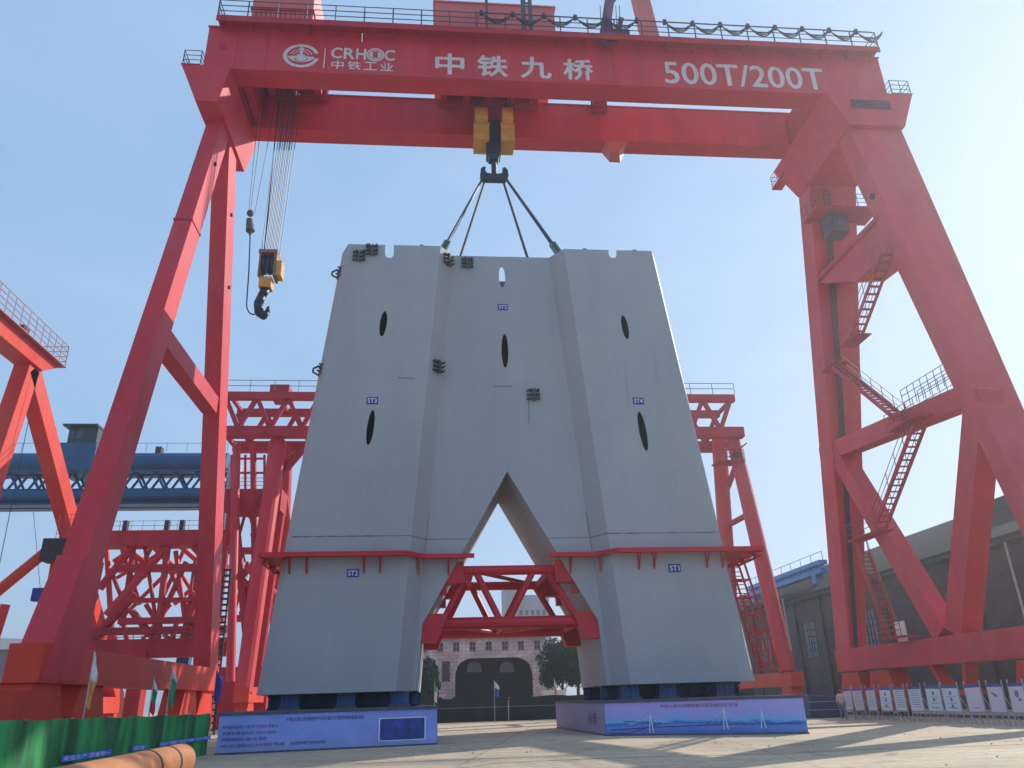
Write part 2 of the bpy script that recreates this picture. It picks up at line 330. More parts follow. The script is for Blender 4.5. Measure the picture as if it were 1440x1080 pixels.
def railing(mb, pts, h, step=1.5, r=.03, rails=(1.0, .66, .33), closed=False, rp=None):
    pts = [V(p) for p in pts]; rp = rp or r
    for a, b in zip(pts, pts[1:]):
        L = (b - a).length; k = max(1, round(L / step))
        for i in range(k + 1):
            p = a.lerp(b, i / k); mb.tube(p, p + V((0, 0, h)), rp, 5)
        for t in rails: mb.tube(a + V((0, 0, h * t)), b + V((0, 0, h * t)), r, 5)
    return mb
def text_mesh(body, x0, x1, z0, z1, y, name, m, parent, bold=.0, depth=.0, frame=None, slant=0):
    """lettering fitted to a rectangle on the plane facing -Y, or on frame=(origin,right,up,normal)"""
    cu = bpy.data.curves.new('t', 'FONT'); cu.body = body; cu.resolution_u = 3
    o = bpy.data.objects.new('t', cu); COL.objects.link(o); bpy.context.view_layer.update()
    me = bpy.data.meshes.new_from_object(o.evaluated_get(bpy.context.evaluated_depsgraph_get()))
    bpy.data.objects.remove(o)
    if not me.vertices: return None
    xs = [q.co.x for q in me.vertices]; ys = [q.co.y for q in me.vertices]
    ax, bx, ay, by = min(xs), max(xs), min(ys), max(ys)
    org = wloc(parent)
    for q in me.vertices:
        u = (q.co.x - ax) / (bx - ax); t = (q.co.y - ay) / max(by - ay, 1e-6)
        X = x0 + (x1 - x0) * u; Z = z0 + (z1 - z0) * t
        if frame: O, R, U, N = frame; p = O + R * X + U * Z + N * y
        else: p = V((X, y + slant * u, Z))
        q.co = p - org
    if bold:
        N_ = frame[3] if frame else V((0, -1, 0)); R1 = frame[1] if frame else V((1, 0, 0)); U1 = frame[2] if frame else V((0, 0, 1))
        sc = abs(z1 - z0) * bold * .9; bm = bmesh.new(); bm.from_mesh(me); g0 = list(bm.verts) + list(bm.edges) + list(bm.faces)
        for q_, (dx_, dz_) in enumerate(((1, 0), (-1, 0), (0, 1), (0, -1), (.7, .7), (-.7, -.7))):
            nv_ = [e for e in bmesh.ops.duplicate(bm, geom=g0)['geom'] if isinstance(e, bmesh.types.BMVert)]
            for e in nv_: e.co += R1 * dx_ * sc + U1 * dz_ * sc + N_ * .0006 * (q_ + 1)
        bm.to_mesh(me); bm.free()
    me.materials.clear(); me.materials.append(m); me.name = name
    o = bpy.data.objects.new(name, me); COL.objects.link(o); o.parent = parent
    return o
# ================================================================== SETTING
g = MB(); R_ = 1500
g.add([(-R_, -300, 0), (R_, -300, 0), (R_, R_, 0), (-R_, R_, 0)], [[0, 1, 2, 3]])
tag(g.build('ground', GROUND), kind='structure')
RSTEEL = mat('rail_steel', (.16, .12, .10), .5, .2, 3, .4, (.2, .1, .06), metal=.5)
for X in (-19.75, 26.3):
    r = MB(); r.box((X - .25, -40, .002), (X + .25, 110, .03)); r.box((X - .045, -40, .03), (X + .045, 110, .16))
    tag(r.build('rail', RSTEEL), kind='structure')
CRK = mat('dark_joint_filler', (.05, .04, .035), .95, .3, 6)
for pts_, w_ in (([(560, 1092), (700, 1073), (830, 1067), (960, 1063), (1100, 1060), (1230, 1053), (1350, 1050), (1480, 1045)], .05), ([(480, 1033), (640, 1030), (760, 1025), (900, 1022)], .06)):
    P_ = [on(x, y, 2, 0.004) for x, y in pts_]; c = MB(); L_ = []
    for a, b_ in zip(P_, P_[1:]):
        L_ += [a.lerp(b_, k / 14) for k in range(14)]
    for q in L_: q.x += random.uniform(-.05, .05); q.y += random.uniform(-.06, .06)
    vs = []
    for q in L_: e = w_ * random.uniform(.25, 1.3); vs += [(q.x, q.y - e, .004), (q.x, q.y + e, .004)]
    c.add(vs, [[2 * k, 2 * k + 2, 2 * k + 3, 2 * k + 1] for k in range(len(L_) - 1)]); tag(c.build('ground_joint', CRK), kind='structure')
# ================================================================== THE LOAD: steel tower section
LY = 10.0
load = thing('bridge_tower_section', (0, 5, 2.25), 'huge pale grey steel bridge tower section with an A-shaped opening, hoisted between the crane legs', 'tower section')
def prof(z):
    t = (28.64 - z) / 26.39
    xo = 9.80 + 2.86 * t; xf = 3.98 + 2.07 * t; xi = 3.14 + 2.15 * t
    if z >= 14.03: xe = 0
    elif z >= 5.56: xe = (14.03 - z) * .5655
    else: xe = 4.79 + (5.56 - z) * .07
    return [(xe, 1.1), (xi, 1.1), (xf, 0), (xo, 0), (xo + .5, 1.1), (xo + .5, 8.9), (xo, 10), (xf, 10), (xi, 8.9), (xe, 8.9)]
def half(sign):
    mb = MB(); lv = [2.25, 5.56, 14.03, 28.64]
    for z in lv: mb.v += [V((sign * x, y, z)) for x, y in prof(z)]
    for i in range(3):
        a = i * 10
        for j in range(10):
            if i == 2 and j == 9: continue
            if i == 2 or True:
                k = (j + 1) % 10; mb.f.append([a + j, a + k, a + 10 + k, a + 10 + j]); mb.m.append(0)
    mb.f.append(list(range(10))); mb.m.append(0)
    mb.f.append(list(range(30, 40))); mb.m.append(0)
    return mb
sh = MB()
for s_ in (-1, 1):
    h_ = half(s_); sh.add(h_.v, h_.f)
shell = sh.build('shell', GREY, load)
bm = bmesh.new(); bm.from_mesh(shell.data); bmesh.ops.remove_doubles(bm, verts=bm.verts, dist=1e-4); bmesh.ops.recalc_face_normals(bm, faces=bm.faces); bm.to_mesh(shell.data); bm.free()
# hollow head + real openings
cut = MB()
ins = lambda z: [(x * .985, 5 + (y - 5) * .968) for x, y in prof(z)[1:9]]
for sgn in (1,):
    ring = lambda z: [V((x, y, z)) for x, y in ins(z)] + [V((-x, y, z)) for x, y in ins(z)[::-1]]
    A, B = ring(24.6), [V((p.x, p.y, 29.5)) for p in ring(28.64)]; k = len(A)
    cut.add(A + B, [list(range(k))[::-1], list(range(k, 2 * k))] + [[i, (i + 1) % k, k + (i + 1) % k, k + i] for i in range(k)])
def ell(px, py, hw, hh, Y, depth, dx=0, only=False):
    c = on(px, py, 1, Y); e = on(px + hw, py, 1, Y); t0 = on(px, py - hh, 1, Y); b0 = on(px + dx, py + hh, 1, Y)
    rx_ = abs(e.x - c.x); rz_ = (t0.z - b0.z) / 2; sk = (b0.x - t0.x) / 2 if dx else (c.x * .10)
    pts = []
    for i in range(20):
        a = 2 * math.pi * i / 20; pts.append((c.x + rx_ * math.cos(a) - sk * .0 - (c.x * .011) * rz_ * math.sin(a), 0, c.z + rz_ * math.sin(a)))
    return pts
OPEN = [(539, 455, 5.0, 18, 0), (521, 601, 5.0, 25, 0), (710, 493, 4.8, 24, 1.1), (879, 460, 4.8, 17, 0), (904, 606, 5.4, 28, 0), (706, 389, 4.5, 15, 1.1)]
for i, (px, py, a, b_, Y) in enumerate(OPEN):
    p = ell(px, py, a, b_, Y, 1); cut.prism([(x, Y - .4, z) for x, y, z in p], (0, 1.3, 0))
for px in (547.5, 862):
    c = on(px, 345, 1, 0); l = on(px, 361, 1, 0)
    pts = [(c.x - .27, -.4, 29.3), (l.x - .27, -.4, l.z + .2)] + [(l.x - .27 * math.cos(a), -.4, l.z + .2 - .3 * math.sin(a)) for a in (.5, 1.05, H, 2.1, 2.65)] + [(l.x + .27, -.4, l.z + .2), (c.x + .27, -.4, 29.3)]
    cut.prism(pts, (0, 1.2, 0))
cuts = []
cobj = cut.build('cutter', GREY)
cobj.location = (0, 0, 0)
md = shell.modifiers.new('b', 'BOOLEAN'); md.object = cobj; md.operation = 'DIFFERENCE'; md.solver = 'EXACT'; md.use_self = True
bpy.context.view_layer.update()
me = bpy.data.meshes.new_from_object(shell.evaluated_get(bpy.context.evaluated_depsgraph_get()))
shell.modifiers.clear(); shell.data = me; bpy.data.objects.remove(cobj)
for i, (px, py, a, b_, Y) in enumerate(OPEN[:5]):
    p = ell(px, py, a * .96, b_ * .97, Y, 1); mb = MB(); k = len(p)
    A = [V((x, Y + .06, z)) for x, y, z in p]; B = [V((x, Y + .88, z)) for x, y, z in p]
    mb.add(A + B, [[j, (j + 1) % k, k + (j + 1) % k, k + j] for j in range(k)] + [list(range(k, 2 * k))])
    mb.build('manhole_shade_liner', DARKIN, load, fixn=False)  # near-black liner: shade of the hollow inside put into its colour
# internal rib seen through the top slot
mb = MB(); c = on(706, 398, 1, 1.6); mb.box((c.x - .16, 1.5, c.z - 1.4), (c.x + .16, 1.56, c.z - .1)); mb.box((c.x - .3, 1.6, c.z - .1), (c.x + .3, 1.66, c.z + .12)); mb.build('rib_plate', LUG, load)
# weld seams: temporary joint lines
def seam(P, r=.018, name='weld_seam'):
    mb = MB()
    for a, b in zip(P, P[1:]): mb.beam(a, b, .02, r * 2, side=(0, 1, 0))
    return mb
for sgn in (-1, 1):
    z = 10.12; pr = prof(z); P = [V((sgn * x, y - .008, z)) for x, y in (pr[3], pr[2], pr[1], pr[0])]
    mb = seam(P, .012)
    for k in range(9):   # gouges left where the joint is open
        t = random.random(); q = P[0].lerp(P[1], t); mb.beam(q, q + V((sgn * -.4 * random.uniform(.6, 1.6), -.003, 0)), .02, .06, side=(0, 1, 0))
    z0, z1 = prof(9.2), prof(11.8)
    mb.beam((sgn * z0[1][0] * 1.0, 1.09, 9.2), (sgn * z1[1][0], 1.09, 11.6), .02, .05 if sgn > 0 else .02, side=(0, 1, 0))
    mb.build('weld_seam', GREYD, load)
mb = MB()
for (x0, y0, x1, y1, Y) in ((694, 543, 720, 543, 1.1), (560, 531, 583, 532, 0), (743, 560, 744, 595, 1.1)):
    mb.beam(on(x0, y0, 1, Y - .01), on(x1, y1, 1, Y - .01), .02, .035, side=(0, 1, 0))
mb.build('weld_seam', GREYD, load)
# number plates
for txt, px, py, Y, w_ in (('ST5', 707, 432, 1.1, 7), ('ST3', 523.5, 563.5, 0, 8), ('ST4', 897.5, 564, 0, 7.5), ('ST2', 496.5, 806, 0, 8.5), ('ST1', 948.5, 799, 0, 8.5)):
    c = on(px, py, 1, Y); e = on(px + w_, py, 1, Y).x - c.x; hh = e * .66
    mb = MB(); mb.box((c.x - e, Y - .03, c.z - hh), (c.x + e, Y - .002, c.z + hh)); pl = mb.build('number_plate', SIGNB, load)
    text_mesh(txt, c.x - e * .78, c.x + e * .78, c.z - hh * .62, c.z + hh * .62, Y - .036, 'lettering', WHITE, pl, bold=.02)
# bolted lifting brackets: each a pad with rows of thick plates
def bracket(c, nrm, w_=.45, h_=.62, rows=3, colm=2):
    mb = MB(); N = V(nrm).normalized(); U = V((0, 0, 1)); R = U.cross(N) * -1
    for i in range(rows):
        for j in range(colm):
            o = c + U * ((i - (rows - 1) / 2) * h_ / rows * 1.1) + R * ((j - (colm - 1) / 2) * w_ * 1.15)
            mb.beam(o - R * w_ * .46, o + R * w_ * .46, .3, h_ / rows * .42, side=N)
            mb.tube(o - R * .08 + N * .1, o - R * .08 + N * .3, .06, 6)
    mb.beam(c - R * w_ * .16 - U * h_ * .55, c - R * w_ * .16 + U * h_ * .55, .22, .1, side=N)
    mb.build('bolted_bracket', LUG, load)
for px, py, Y in ((505, 360, 0), (523, 352, 0), (657, 370, 1.1), (750, 555, 1.1)):
    bracket(on(px, py, 1, Y - .05), (0, -1, 0), .38, .75)
for px, py, in ((630, 365), (616, 515)):
    bracket(on(px, py, 1, .5), (.8, -.7, 0), .36, .75)
for px, py in ((477, 385), (451, 521)):
    c = on(px, py, 1, .9); bracket(c + V((.1, 0, 0)), (-.9, -.4, 0), .34, .75)
    mb = MB(); mb.path([c + V((-.1, 0, .3)), c + V((-.45, 0, .12)), c + V((-.45, 0, -.12)), c + V((-.1, 0, -.3))], .06); mb.build('lifting_eye', LUG, load)
for x in (-8.6, -5.2, 5.4, 8.7):
    mb = MB(); mb.beam((x, .2, 28.6), (x, .2, 28.82), .25, .08); mb.build('lifting_eye', LUG, load)
# red work platforms round the two feet
for sgn, xe_, xo_ in ((-1, 2.0, 13.3), (1, 2.1, 13.95)):
    z = 9.02
    outer = [(xe_, .35), (4.75, .35), (5.75, -.75), (xo_, -.75), (xo_, 3.2)]
    inner = [(12.5, 3.2), (12.4, 1.15), (11.95, .04), (5.52, .04), (4.72, 1.14), (xe_ + .5, 1.14)]
    poly = [(sgn * x, y, z) for x, y in outer + inner]
    mb = MB(); mb.prism(poly, (0, 0, .06)); pf = mb.build('work_platform', PRED, load)
    mb = MB()
    for a, b_ in zip(outer, outer[1:]): mb.beam((sgn * a[0], a[1], z + .03), (sgn * b_[0], b_[1], z + .03), .10, .24, side=(0, 0, 1) if False else (0, 1, 0) if a[1] == b_[1] else (1, 0, 0))
    mb.build('edge_beam', PRED, pf)
    for x in (3.4, 5.0, 7.05, 7.9, 10.9, 11.8):
        yb = .03 if x > 5.6 else 1.1 if x < 4.8 else .6
        yo = -.7 if x > 5.6 else .4
        mb = MB(); mb.beam((sgn * x, yb, z - .85), (sgn * x, yo, z - .06), .08, .08); mb.beam((sgn * x, yb - .03, z - .9), (sgn * x, yb - .03, z), .08, .06)
        mb.build('bracket_strut', PRED, pf)
    mb = MB(); X = sgn * (xo_ - .1)
    for y in (-.6, 1.2, 3.0):
        mb.beam((sgn * 12.75, y, z - .7), (X, y, z - .05), .09, .09, side=(0, 1, 0)); mb.beam((sgn * 12.75, y, z - .32), (X, y, z - .32), .09, .09, side=(0, 1, 0))
    mb.beam((X, -.7, z - .32), (X, 3.1, z - .32), .09, .12)
    mb.build('bracket_frame', PRED, pf)
for sgn in (-1, 1):   # red strips up both outer edges; ladder on the right only
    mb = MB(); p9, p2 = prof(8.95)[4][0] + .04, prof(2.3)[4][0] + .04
    mb.hexa([(sgn * p2, 2.6, 2.3), (sgn * (p2 + .22), 2.6, 2.3), (sgn * (p2 + .22), 3.3, 2.3), (sgn * p2, 3.3, 2.3), (sgn * p9, 2.6, 8.95), (sgn * (p9 + .22), 2.6, 8.95), (sgn * (p9 + .22), 3.3, 8.95), (sgn * p9, 3.3, 8.95)]); mb.build('edge_strip', PRED, load)
# caged ladder down the right flank
lad = MB(); T0, T1 = V((13.9, 3.0, 8.9)), V((14.9, 3.0, 2.9))
for dy in (0, .9):
    for dx in (0, .85): lad.beam(T0 + V((dx - .5, dy, 0)), T1 + V((dx - .3, dy, 0)), .1, .1)
for i in range(7):
    t = i / 6; c = T0.lerp(T1, t)
    for a, b_ in (((-.45, 0), (.4, 0)), ((.4, 0), (.4, .9)), ((-.45, .9), (.4, .9))): lad.beam(c + V((a[0], a[1], 0)), c + V((b_[0], b_[1], 0)), .07, .07)
for i in range(24):
    t = i / 24; c = T0.lerp(T1, t); lad.tube(c + V((-.45, .45, 0)), c + V((.1, .45, 0)), .03, 5)
lad.build('caged_ladder', PRED, load)
# red tie truss bridging the opening
tie = MB(); 
def P1(px, py, Y=1.5): return on(px, py, 1, Y)
zt, zb = P1(720, 801).z, P1(720, 875).z
tri = thing  # noqa
def mk(name, fn, m=PRED, par=load):
    mb = MB(); fn(mb); return mb.build(name, m, par)
for Y in (1.7, 8.0):
    xl, xr = P1(640, 801).x, P1(800, 801).x; k = 1 if Y < 3 else .86
    tt = mk('truss_chord', lambda mb: mb.tube((-3.2, Y, zt), (3.2, Y, zt), .27, 12))
    tt = mk('truss_chord', lambda mb: mb.tube((-4.9, Y, zb), (4.9, Y, zb), .33, 12))
    xs = [(-2.35, -3.7), (-1.85, -.55), (1.35, -.1), (2.2, 3.75)]
    for a, b_ in xs: mk('truss_diagonal', lambda mb: mb.tube((a, Y, zt - .1), (b_, Y, zb + .1), .19, 10))
    for sgn in (-1, 1):
        mk('end_gusset', lambda mb: (mb.box((sgn * 2.55, Y - .5, zt - .75), (sgn * 3.55, Y + .35, zt + .45)), mb.box((sgn * 3.5, Y - .3, zt - 1.3), (sgn * 3.95, Y + .2, zt + .1))))
        mk('end_gusset', lambda mb: mb.hexa([(sgn * 4.0, Y - .5, zb - .95), (sgn * 5.2, Y - .5, zb - .95), (sgn * 5.2, Y + .4, zb - .95), (sgn * 4.0, Y + .4, zb - .95), (sgn * 3.4, Y - .5, zb + .5), (sgn * 4.8, Y - .5, zb + .5), (sgn * 4.8, Y + .4, zb + .5), (sgn * 3.4, Y + .4, zb + .5)]))
for x, zz in ((-2.1, zt), (2.3, zt), (-4.0, zb), (-.3, zb), (3.9, zb)):
    mk('cross_tube', lambda mb: mb.tube((x, 1.7, zz), (x, 8, zz), .15, 8))
mk('cross_tube', lambda mb: (mb.tube((-3.9, 1.7, zb), (-.3, 8, zb), .12, 8), mb.tube((-.3, 8, zb), (3.9, 1.7, zb), .12, 8)))
mk('cross_tube', lambda mb: (mb.tube((-2.1, 1.7, zt), (2.3, 8, zt), .12, 8)))
# ================================================================== SUPPORTS
sup_l = {(-11.4, 1.2): 'leftmost blue steel support block under the left foot of the grey tower section',
         (-8.6, 1.2): 'second blue steel support block under the left foot of the grey tower section',
         (-5.9, 1.2): 'blue support block under the left foot, next to the central gap',
         (6.2, 1.2): 'blue support block under the right foot, next to the central gap',
         (8.2, 1.2): 'blue support block under the middle of the right foot',
         (11.3, 1.2): 'rightmost blue steel support block under the right foot of the grey tower section'}
for (x, y), lb in sup_l.items():
    t = thing('support_block', (x, y, 1.53), lb, 'support block', 'blue steel supports between plinth and tower foot')
    mb = MB(); mb.box((x - .45, y - .5, 1.64), (x + .45, y + .5, 2.16)); mb.build('body', SUPB, t, bevel=.02)
    mb = MB(); mb.box((x - .55, y - .6, 1.53), (x + .55, y + .6, 1.64)); mb.build('base_plate', LUG, t)
    mb = MB(); mb.box((x - .5, y - .55, 2.16), (x + .5, y + .55, 2.247)); mb.build('top_plate', LUG, t)
    for k in (-.3, 0, .3): mb = MB(); mb.box((x + k - .02, y - .58, 1.64), (x + k + .02, y - .5, 2.16)); mb.build('stiffener', SUPB, t)
for sgn, word in ((-1, 'left'), (1, 'right')):
    for y, w2 in ((2.9, 'front'), (8.4, 'rear')):
        t = thing('support_beam', (sgn * 8.9, y, 1.53), 'long dark steel bearer beam lying across the %s plinth under the tower foot, %s one' % (word, w2), 'bearer beam', 'dark bearer beams on the plinths')
        mb = MB(); mb.box((sgn * 5.0, y - .3, 1.53), (sgn * 12.9, y + .3, 1.62)); mb.box((sgn * 5.0, y - .3, 2.14), (sgn * 12.9, y + .3, 2.246)); mb.build('flange', DARKS, t)
        mb = MB(); mb.box((sgn * 5.0, y - .05, 1.62), (sgn * 12.9, y + .05, 2.14))
        for k in range(9): xx = sgn * (5.3 + k * .93); mb.box((xx - .02, y - .27, 1.62), (xx + .02, y + .27, 2.14))
        mb.build('web', SUPB, t)
# ================================================================== PLINTHS WITH PRINTED BANNERS
def plinth(name, pts, label, faces):
    c = V((sum(p[0] for p in pts) / 4, sum(p[1] for p in pts) / 4, 0)); t = thing(name, c, label, 'plinth')
    mb = MB(); mb.prism([(x, y, 0) for x, y in pts], (0, 0, 1.42)); mb.build('body', CONCB, t)
    cc = V((c.x, c.y, 0)); big = [V((x, y, 0)) + (V((x, y, 0)) - cc).normalized() * .10 for x, y in pts]
    mb = MB(); mb.prism([(p.x, p.y, 1.42) for p in big], (0, 0, .105)); mb.build('rim', RIM, t)
    mb = MB(); mb.prism([(p.x, p.y, .0) for p in [V((x, y, 0)) + (V((x, y, 0)) - cc).normalized() * .06 for x, y in pts]], (0, 0, .06)); mb.build('foot_trim', RIM, t)
    out = []
    for (i, j, m) in faces:
        a = V((*pts[i], 0)); b_ = V((*pts[j], 0)); R = (b_ - a).normalized(); U = V((0, 0, 1)); N = R.cross(U)
        L = (b_ - a).length; mb = MB()
        A = a + N * .012; B = b_ + N * .012
        K = 24; vs = []
        for q in range(K + 1):
            p = A.lerp(B, q / K) + N * (.012 * math.sin(q * 2.1) + .008)
            vs += [p + U * .07, p + U * 1.40]
        mb.add(vs, [[2 * q, 2 * q + 2, 2 * q + 3, 2 * q + 1] for q in range(K)])
        bo = mb.build('printed_banner', m, t, fixn=False, smooth=True); out.append((bo, A + N * .03, R, U, N, L))
    return t, out
tl, fl = plinth('display_plinth', [(-12.5, -8.1), (-3.94, -5.85), (-4.1, 9.4), (-14.2, 9.4)], 'low left plinth wrapped in a blue printed banner with lines of text and a photo', [(0, 1, PRINTL), (1, 2, PRINTL)])
tr, fr = plinth('display_plinth', [(3.9, -3.44), (11.65, -7.85), (13.6, 9.4), (3.4, 9.4)], 'low right plinth wrapped in a blue banner printed with a wide bridge landscape', [(0, 1, PRINTR), (3, 0, PRINTS)])
bo, O, R, U, N, L = fl[0]
fr_ = (O, R, U, N)
text_mesh('中铁九桥大桥钢塔首节段吊装仪式暨钢塔制造推进会', L * .29, L * .645, 1.12, 1.27, .0, 'lettering', INKB, bo, frame=fr_)
for i, (s1, s2, s3, x1) in enumerate((('桥塔钢结构工程', '首节段钢塔', '吊装点', .255), ('大桥主塔结构', '高二百余米', '制造安装', .25), ('桥塔钢结构', '整体', '吊装', .21), ('中铁九桥工程有限公司', '大桥钢塔', '节段', .29))):
    z = .92 - i * .225; x0 = L * .018; W = L * x1 - x0
    text_mesh(s1, x0, x0 + W * .5, z, z + .12, 0, 'lettering', INKB, bo, frame=fr_)
    text_mesh(s2, x0 + W * .52, x0 + W * .8, z, z + .12, 0, 'lettering', INKR, bo, frame=fr_)
    text_mesh(s3, x0 + W * .82, x0 + W, z, z + .12, 0, 'lettering', INKB, bo, frame=fr_)
text_mesh('热烈祝贺首节段吊装成功', L * .315, L * .475, .25, .37, 0, 'lettering', INKB, bo, frame=fr_)
def quad_on(frame, x0, x1, z0, z1, y, name, m, par):
    O, R, U, N = frame; mb = MB(); mb.add([O + R * x0 + U * z0 + N * y, O + R * x1 + U * z0 + N * y, O + R * x1 + U * z1 + N * y, O + R * x0 + U * z1 + N * y], [[0, 1, 2, 3]]); return mb.build(name, m, par, fixn=False)
quad_on(fr_, L * .715, L * .945, .22, 1.12, 0, 'photo_border', PANELW, bo)
quad_on(fr_, L * .722, L * .938, .26, 1.08, .004, 'printed_photo', PHOTOB, bo)
bo, O, R, U, N, L = fr[0]; fr_ = (O, R, U, N)
text_mesh('中铁九桥大桥钢塔首节段吊装仪式现场', L * .30, L * .69, 1.13, 1.29, 0, 'lettering', INKR, bo, frame=fr_)
def polyl(frame, pts, wd, y, m, par, name='printed_picture'):
    O, R, U, N = frame; mb = MB()
    for (a, b_), (c, d) in zip(pts, pts[1:]):
        p = O + R * a + U * b_ + N * y; q = O + R * c + U * d + N * y; dr = (q - p).normalized(); sd = dr.cross(N) * wd / 2
        mb.add([p - sd, q - sd, q + sd, p + sd], [[0, 1, 2, 3]])
    return mb.build(name, m, par, fixn=False)
WP = PANELW
for xx, h0, h1 in ((.245, .12, .95), (.62, .22, 1.12), (.80, .25, .98)):   # bridge towers of the printed picture
    polyl(fr_, [(L * xx - .09, h0), (L * xx, h1), (L * xx + .09, h0)], .045, .002, WP, bo)
polyl(fr_, [(L * .03, .25), (L * .25, .34), (L * .62, .42), (L * .98, .42)], .03, .001, INKB, bo)
polyl(fr_, [(L * .02, .12), (L * .12, .05 + .05), (L * .3, .5), (L * .1, .62)], .025, .001, INKB, bo)
for xx, h1 in ((.245, .95), (.62, 1.12)):
    for k in range(1, 5): polyl(fr_, [(L * xx, h1 - .05 * k), (L * xx + .35 * k, .4)], .008, .003, WP, bo); polyl(fr_, [(L * xx, h1 - .05 * k), (L * xx - .35 * k, .4)], .008, .003, WP, bo)
bo, O, R, U, N, L = fr[1]
text_mesh('桥塔', L - 3.6, L - 1.6, .45, 1.0, 0, 'lettering', INKR, bo, frame=(O, R, U, N))
# ================================================================== MAIN GANTRY CRANE
YC = 3.8
cr = thing('gantry_crane', (3, YC, 0), 'giant red double-girder gantry crane straddling the grey tower section, white lettering on its front girder', 'gantry crane')
Z0, Z1 = 42.6, 46.35
XL, XR = -20.45, 29.3
mb = MB(); mb.box((XL, 0, Z0), (XR, 1.45, Z1)); 
mb.box((XL - .05, -.12, Z0 - .07), (XR + .05, 1.57, Z0 + .0)); mb.box((XL - .05, -.12, Z1), (XR + .05, 1.57, Z1 + .08))
fg = mb.build('front_girder', RED, cr)
mb = MB()
for x in [XL + 2.07 * i for i in range(1, 24)]: mb.box((x - .012, -.012, Z0), (x + .012, .0, Z1))
mb.build('panel_joint', RED3, fg)
mb = MB(); mb.box((-19.7, -1.0, Z1 + .02), (28.9, -.12, Z1 + .14)); mb.box((-19.7, -1.02, Z1 - .35), (28.9, -.96, Z1 + .16))
for i in range(25): x = -19.5 + i * 2.0; mb.prism([(x, -.95, Z1 + .02), (x, -.13, Z1 + .02), (x, -.13, Z1 - .5)], (.07, 0, 0))
mb.build('walkway', RED3, fg)
mb = MB(); railing(mb, [(-19.65, -.95, Z1 + .14), (28.85, -.95, Z1 + .14)], 1.5, 2.02, .035, rp=.05); railing(mb, [(28.85, -.95, Z1 + .14), (28.85, 1.4, Z1 + .14)], 1.5, 1.2, .035); railing(mb, [(-19.65, -.95, Z1 + .14), (-19.65, 1.4, Z1 + .14)], 1.5, 1.2, .035); mb.build('railing', RAILM, fg)
# festoon cable loops hung along the railing
x = -1.2; zz = Z1 + 1.55
while x < 28.0:
    st = 2.3 if x < 9 else 2.12; sag = 1.05
    mb = MB()
    if not 8.5 < x < 10.5:
        for k in range(3):
            s2 = sag * (.62 + .19 * k); pts = [V((x + st * t / 8, -1.06 - .04 * k, zz - s2 * 4 * (t / 8) * (1 - t / 8))) for t in range(9)]; mb.path(pts, .045, 5)
    mb.box((x - .12, -1.2, zz - .25), (x + .12, -.98, zz + .12)); x += st
    mb.build('festoon_loop', CABLE, fg)
mb = MB(); railing(mb, [(-1.5, -1.06, zz), (28.6, -1.06, zz)], .02, 30, .03, rails=(1,)); mb.build('festoon_rail', CABLE, fg)
for x, h in ((-.9, 3.4), (1.75, 3.3)):
    mb = MB(); 
    if x > 0: mb.box((x, -1.05, Z1 + .1), (x + .32, -.8, Z1 + h)); mb.box((x + .55, -1.05, Z1 + .1), (x + .8, -.8, Z1 + h - .1)); mb.box((x, -1.0, Z1 + h - .5), (x + .8, -.9, Z1 + h - .4))
    else: mb.box((x, -1.05, Z1 + .1), (x + .2, -.8, Z1 + h))
    mb.build('cable_mast', RAILM, fg)
mb = MB(); mb.box((XL, 5.85, Z0), (XR, 7.2, Z1 - .35)); mb.box((XL, 5.75, Z0 - .07), (XR, 7.3, Z0)); mb.box((XL, 5.75, Z1 - .35), (XR, 7.3, Z1 - .27))
rg = mb.build('rear_girder', RED, cr)
mb = MB()
for x in [XL + 2.07 * i for i in range(1, 24)]: mb.box((x - .012, 5.838, Z0), (x + .012, 5.85, Z1 - .35))
mb.build('panel_joint', RED3, rg)
# box hanging under rear girder
a = on(850, 200, 1, 6.0); b_ = on(882, 200, 1, 6.0)
mb = MB(); mb.hexa([(a.x + .3, 5.9, Z0 - 1.05), (b_.x - .75, 5.9, Z0 - 1.05), (b_.x - .4, 7.2, Z0 - 1.05), (a.x + .6, 7.2, Z0 - 1.05), (a.x, 5.8, Z0 - .07), (b_.x, 5.8, Z0 - .07), (b_.x, 7.25, Z0 - .07), (a.x, 7.25, Z0 - .07)]); mb.build('underslung_box', PINK, cr)
# lettering and emblem on the front face
YF = -.008
def rect(x0, y0, x1, y1):
    a = on(x0, (y0 + y1) / 2, 1, 0).x; c = on(x1, (y0 + y1) / 2, 1, 0).x; xm = (x0 + x1) / 2
    return a, c, on(xm, y1, 1, 0).z, on(xm, y0, 1, 0).z
for ch, bx in (('中', (613, 76, 652, 104)), ('铁', (672, 79, 713, 107)), ('九', (733, 81, 774, 109.5)), ('桥', (793, 84, 833, 112))):
    x0, x1, z0, z1 = rect(*bx); text_mesh(ch, x0, x1, z0, z1, YF, 'lettering', LETW, fg, bold=.032)
x0, x1, z0, z1 = rect(935, 92, 1157, 121.5); text_mesh('500T/200T', x0, x1, z0, z1, YF, 'lettering', LETW, fg, bold=.018)
zA = on(510, 69, 1, 0).z; zB = on(510, 83.5, 1, 0).z
for tx, a0, a1 in (('C', 466, 480.5), ('R', 484, 498), ('H', 501, 514.5), ('C', 541, 555)):
    xa, xb = on(a0, 77, 1, 0).x, on(a1, 77, 1, 0).x; d = (a0 - 510) * 0
    text_mesh(tx, xa, xb, zB, zA, YF, 'lettering', LETW, fg, bold=.035)
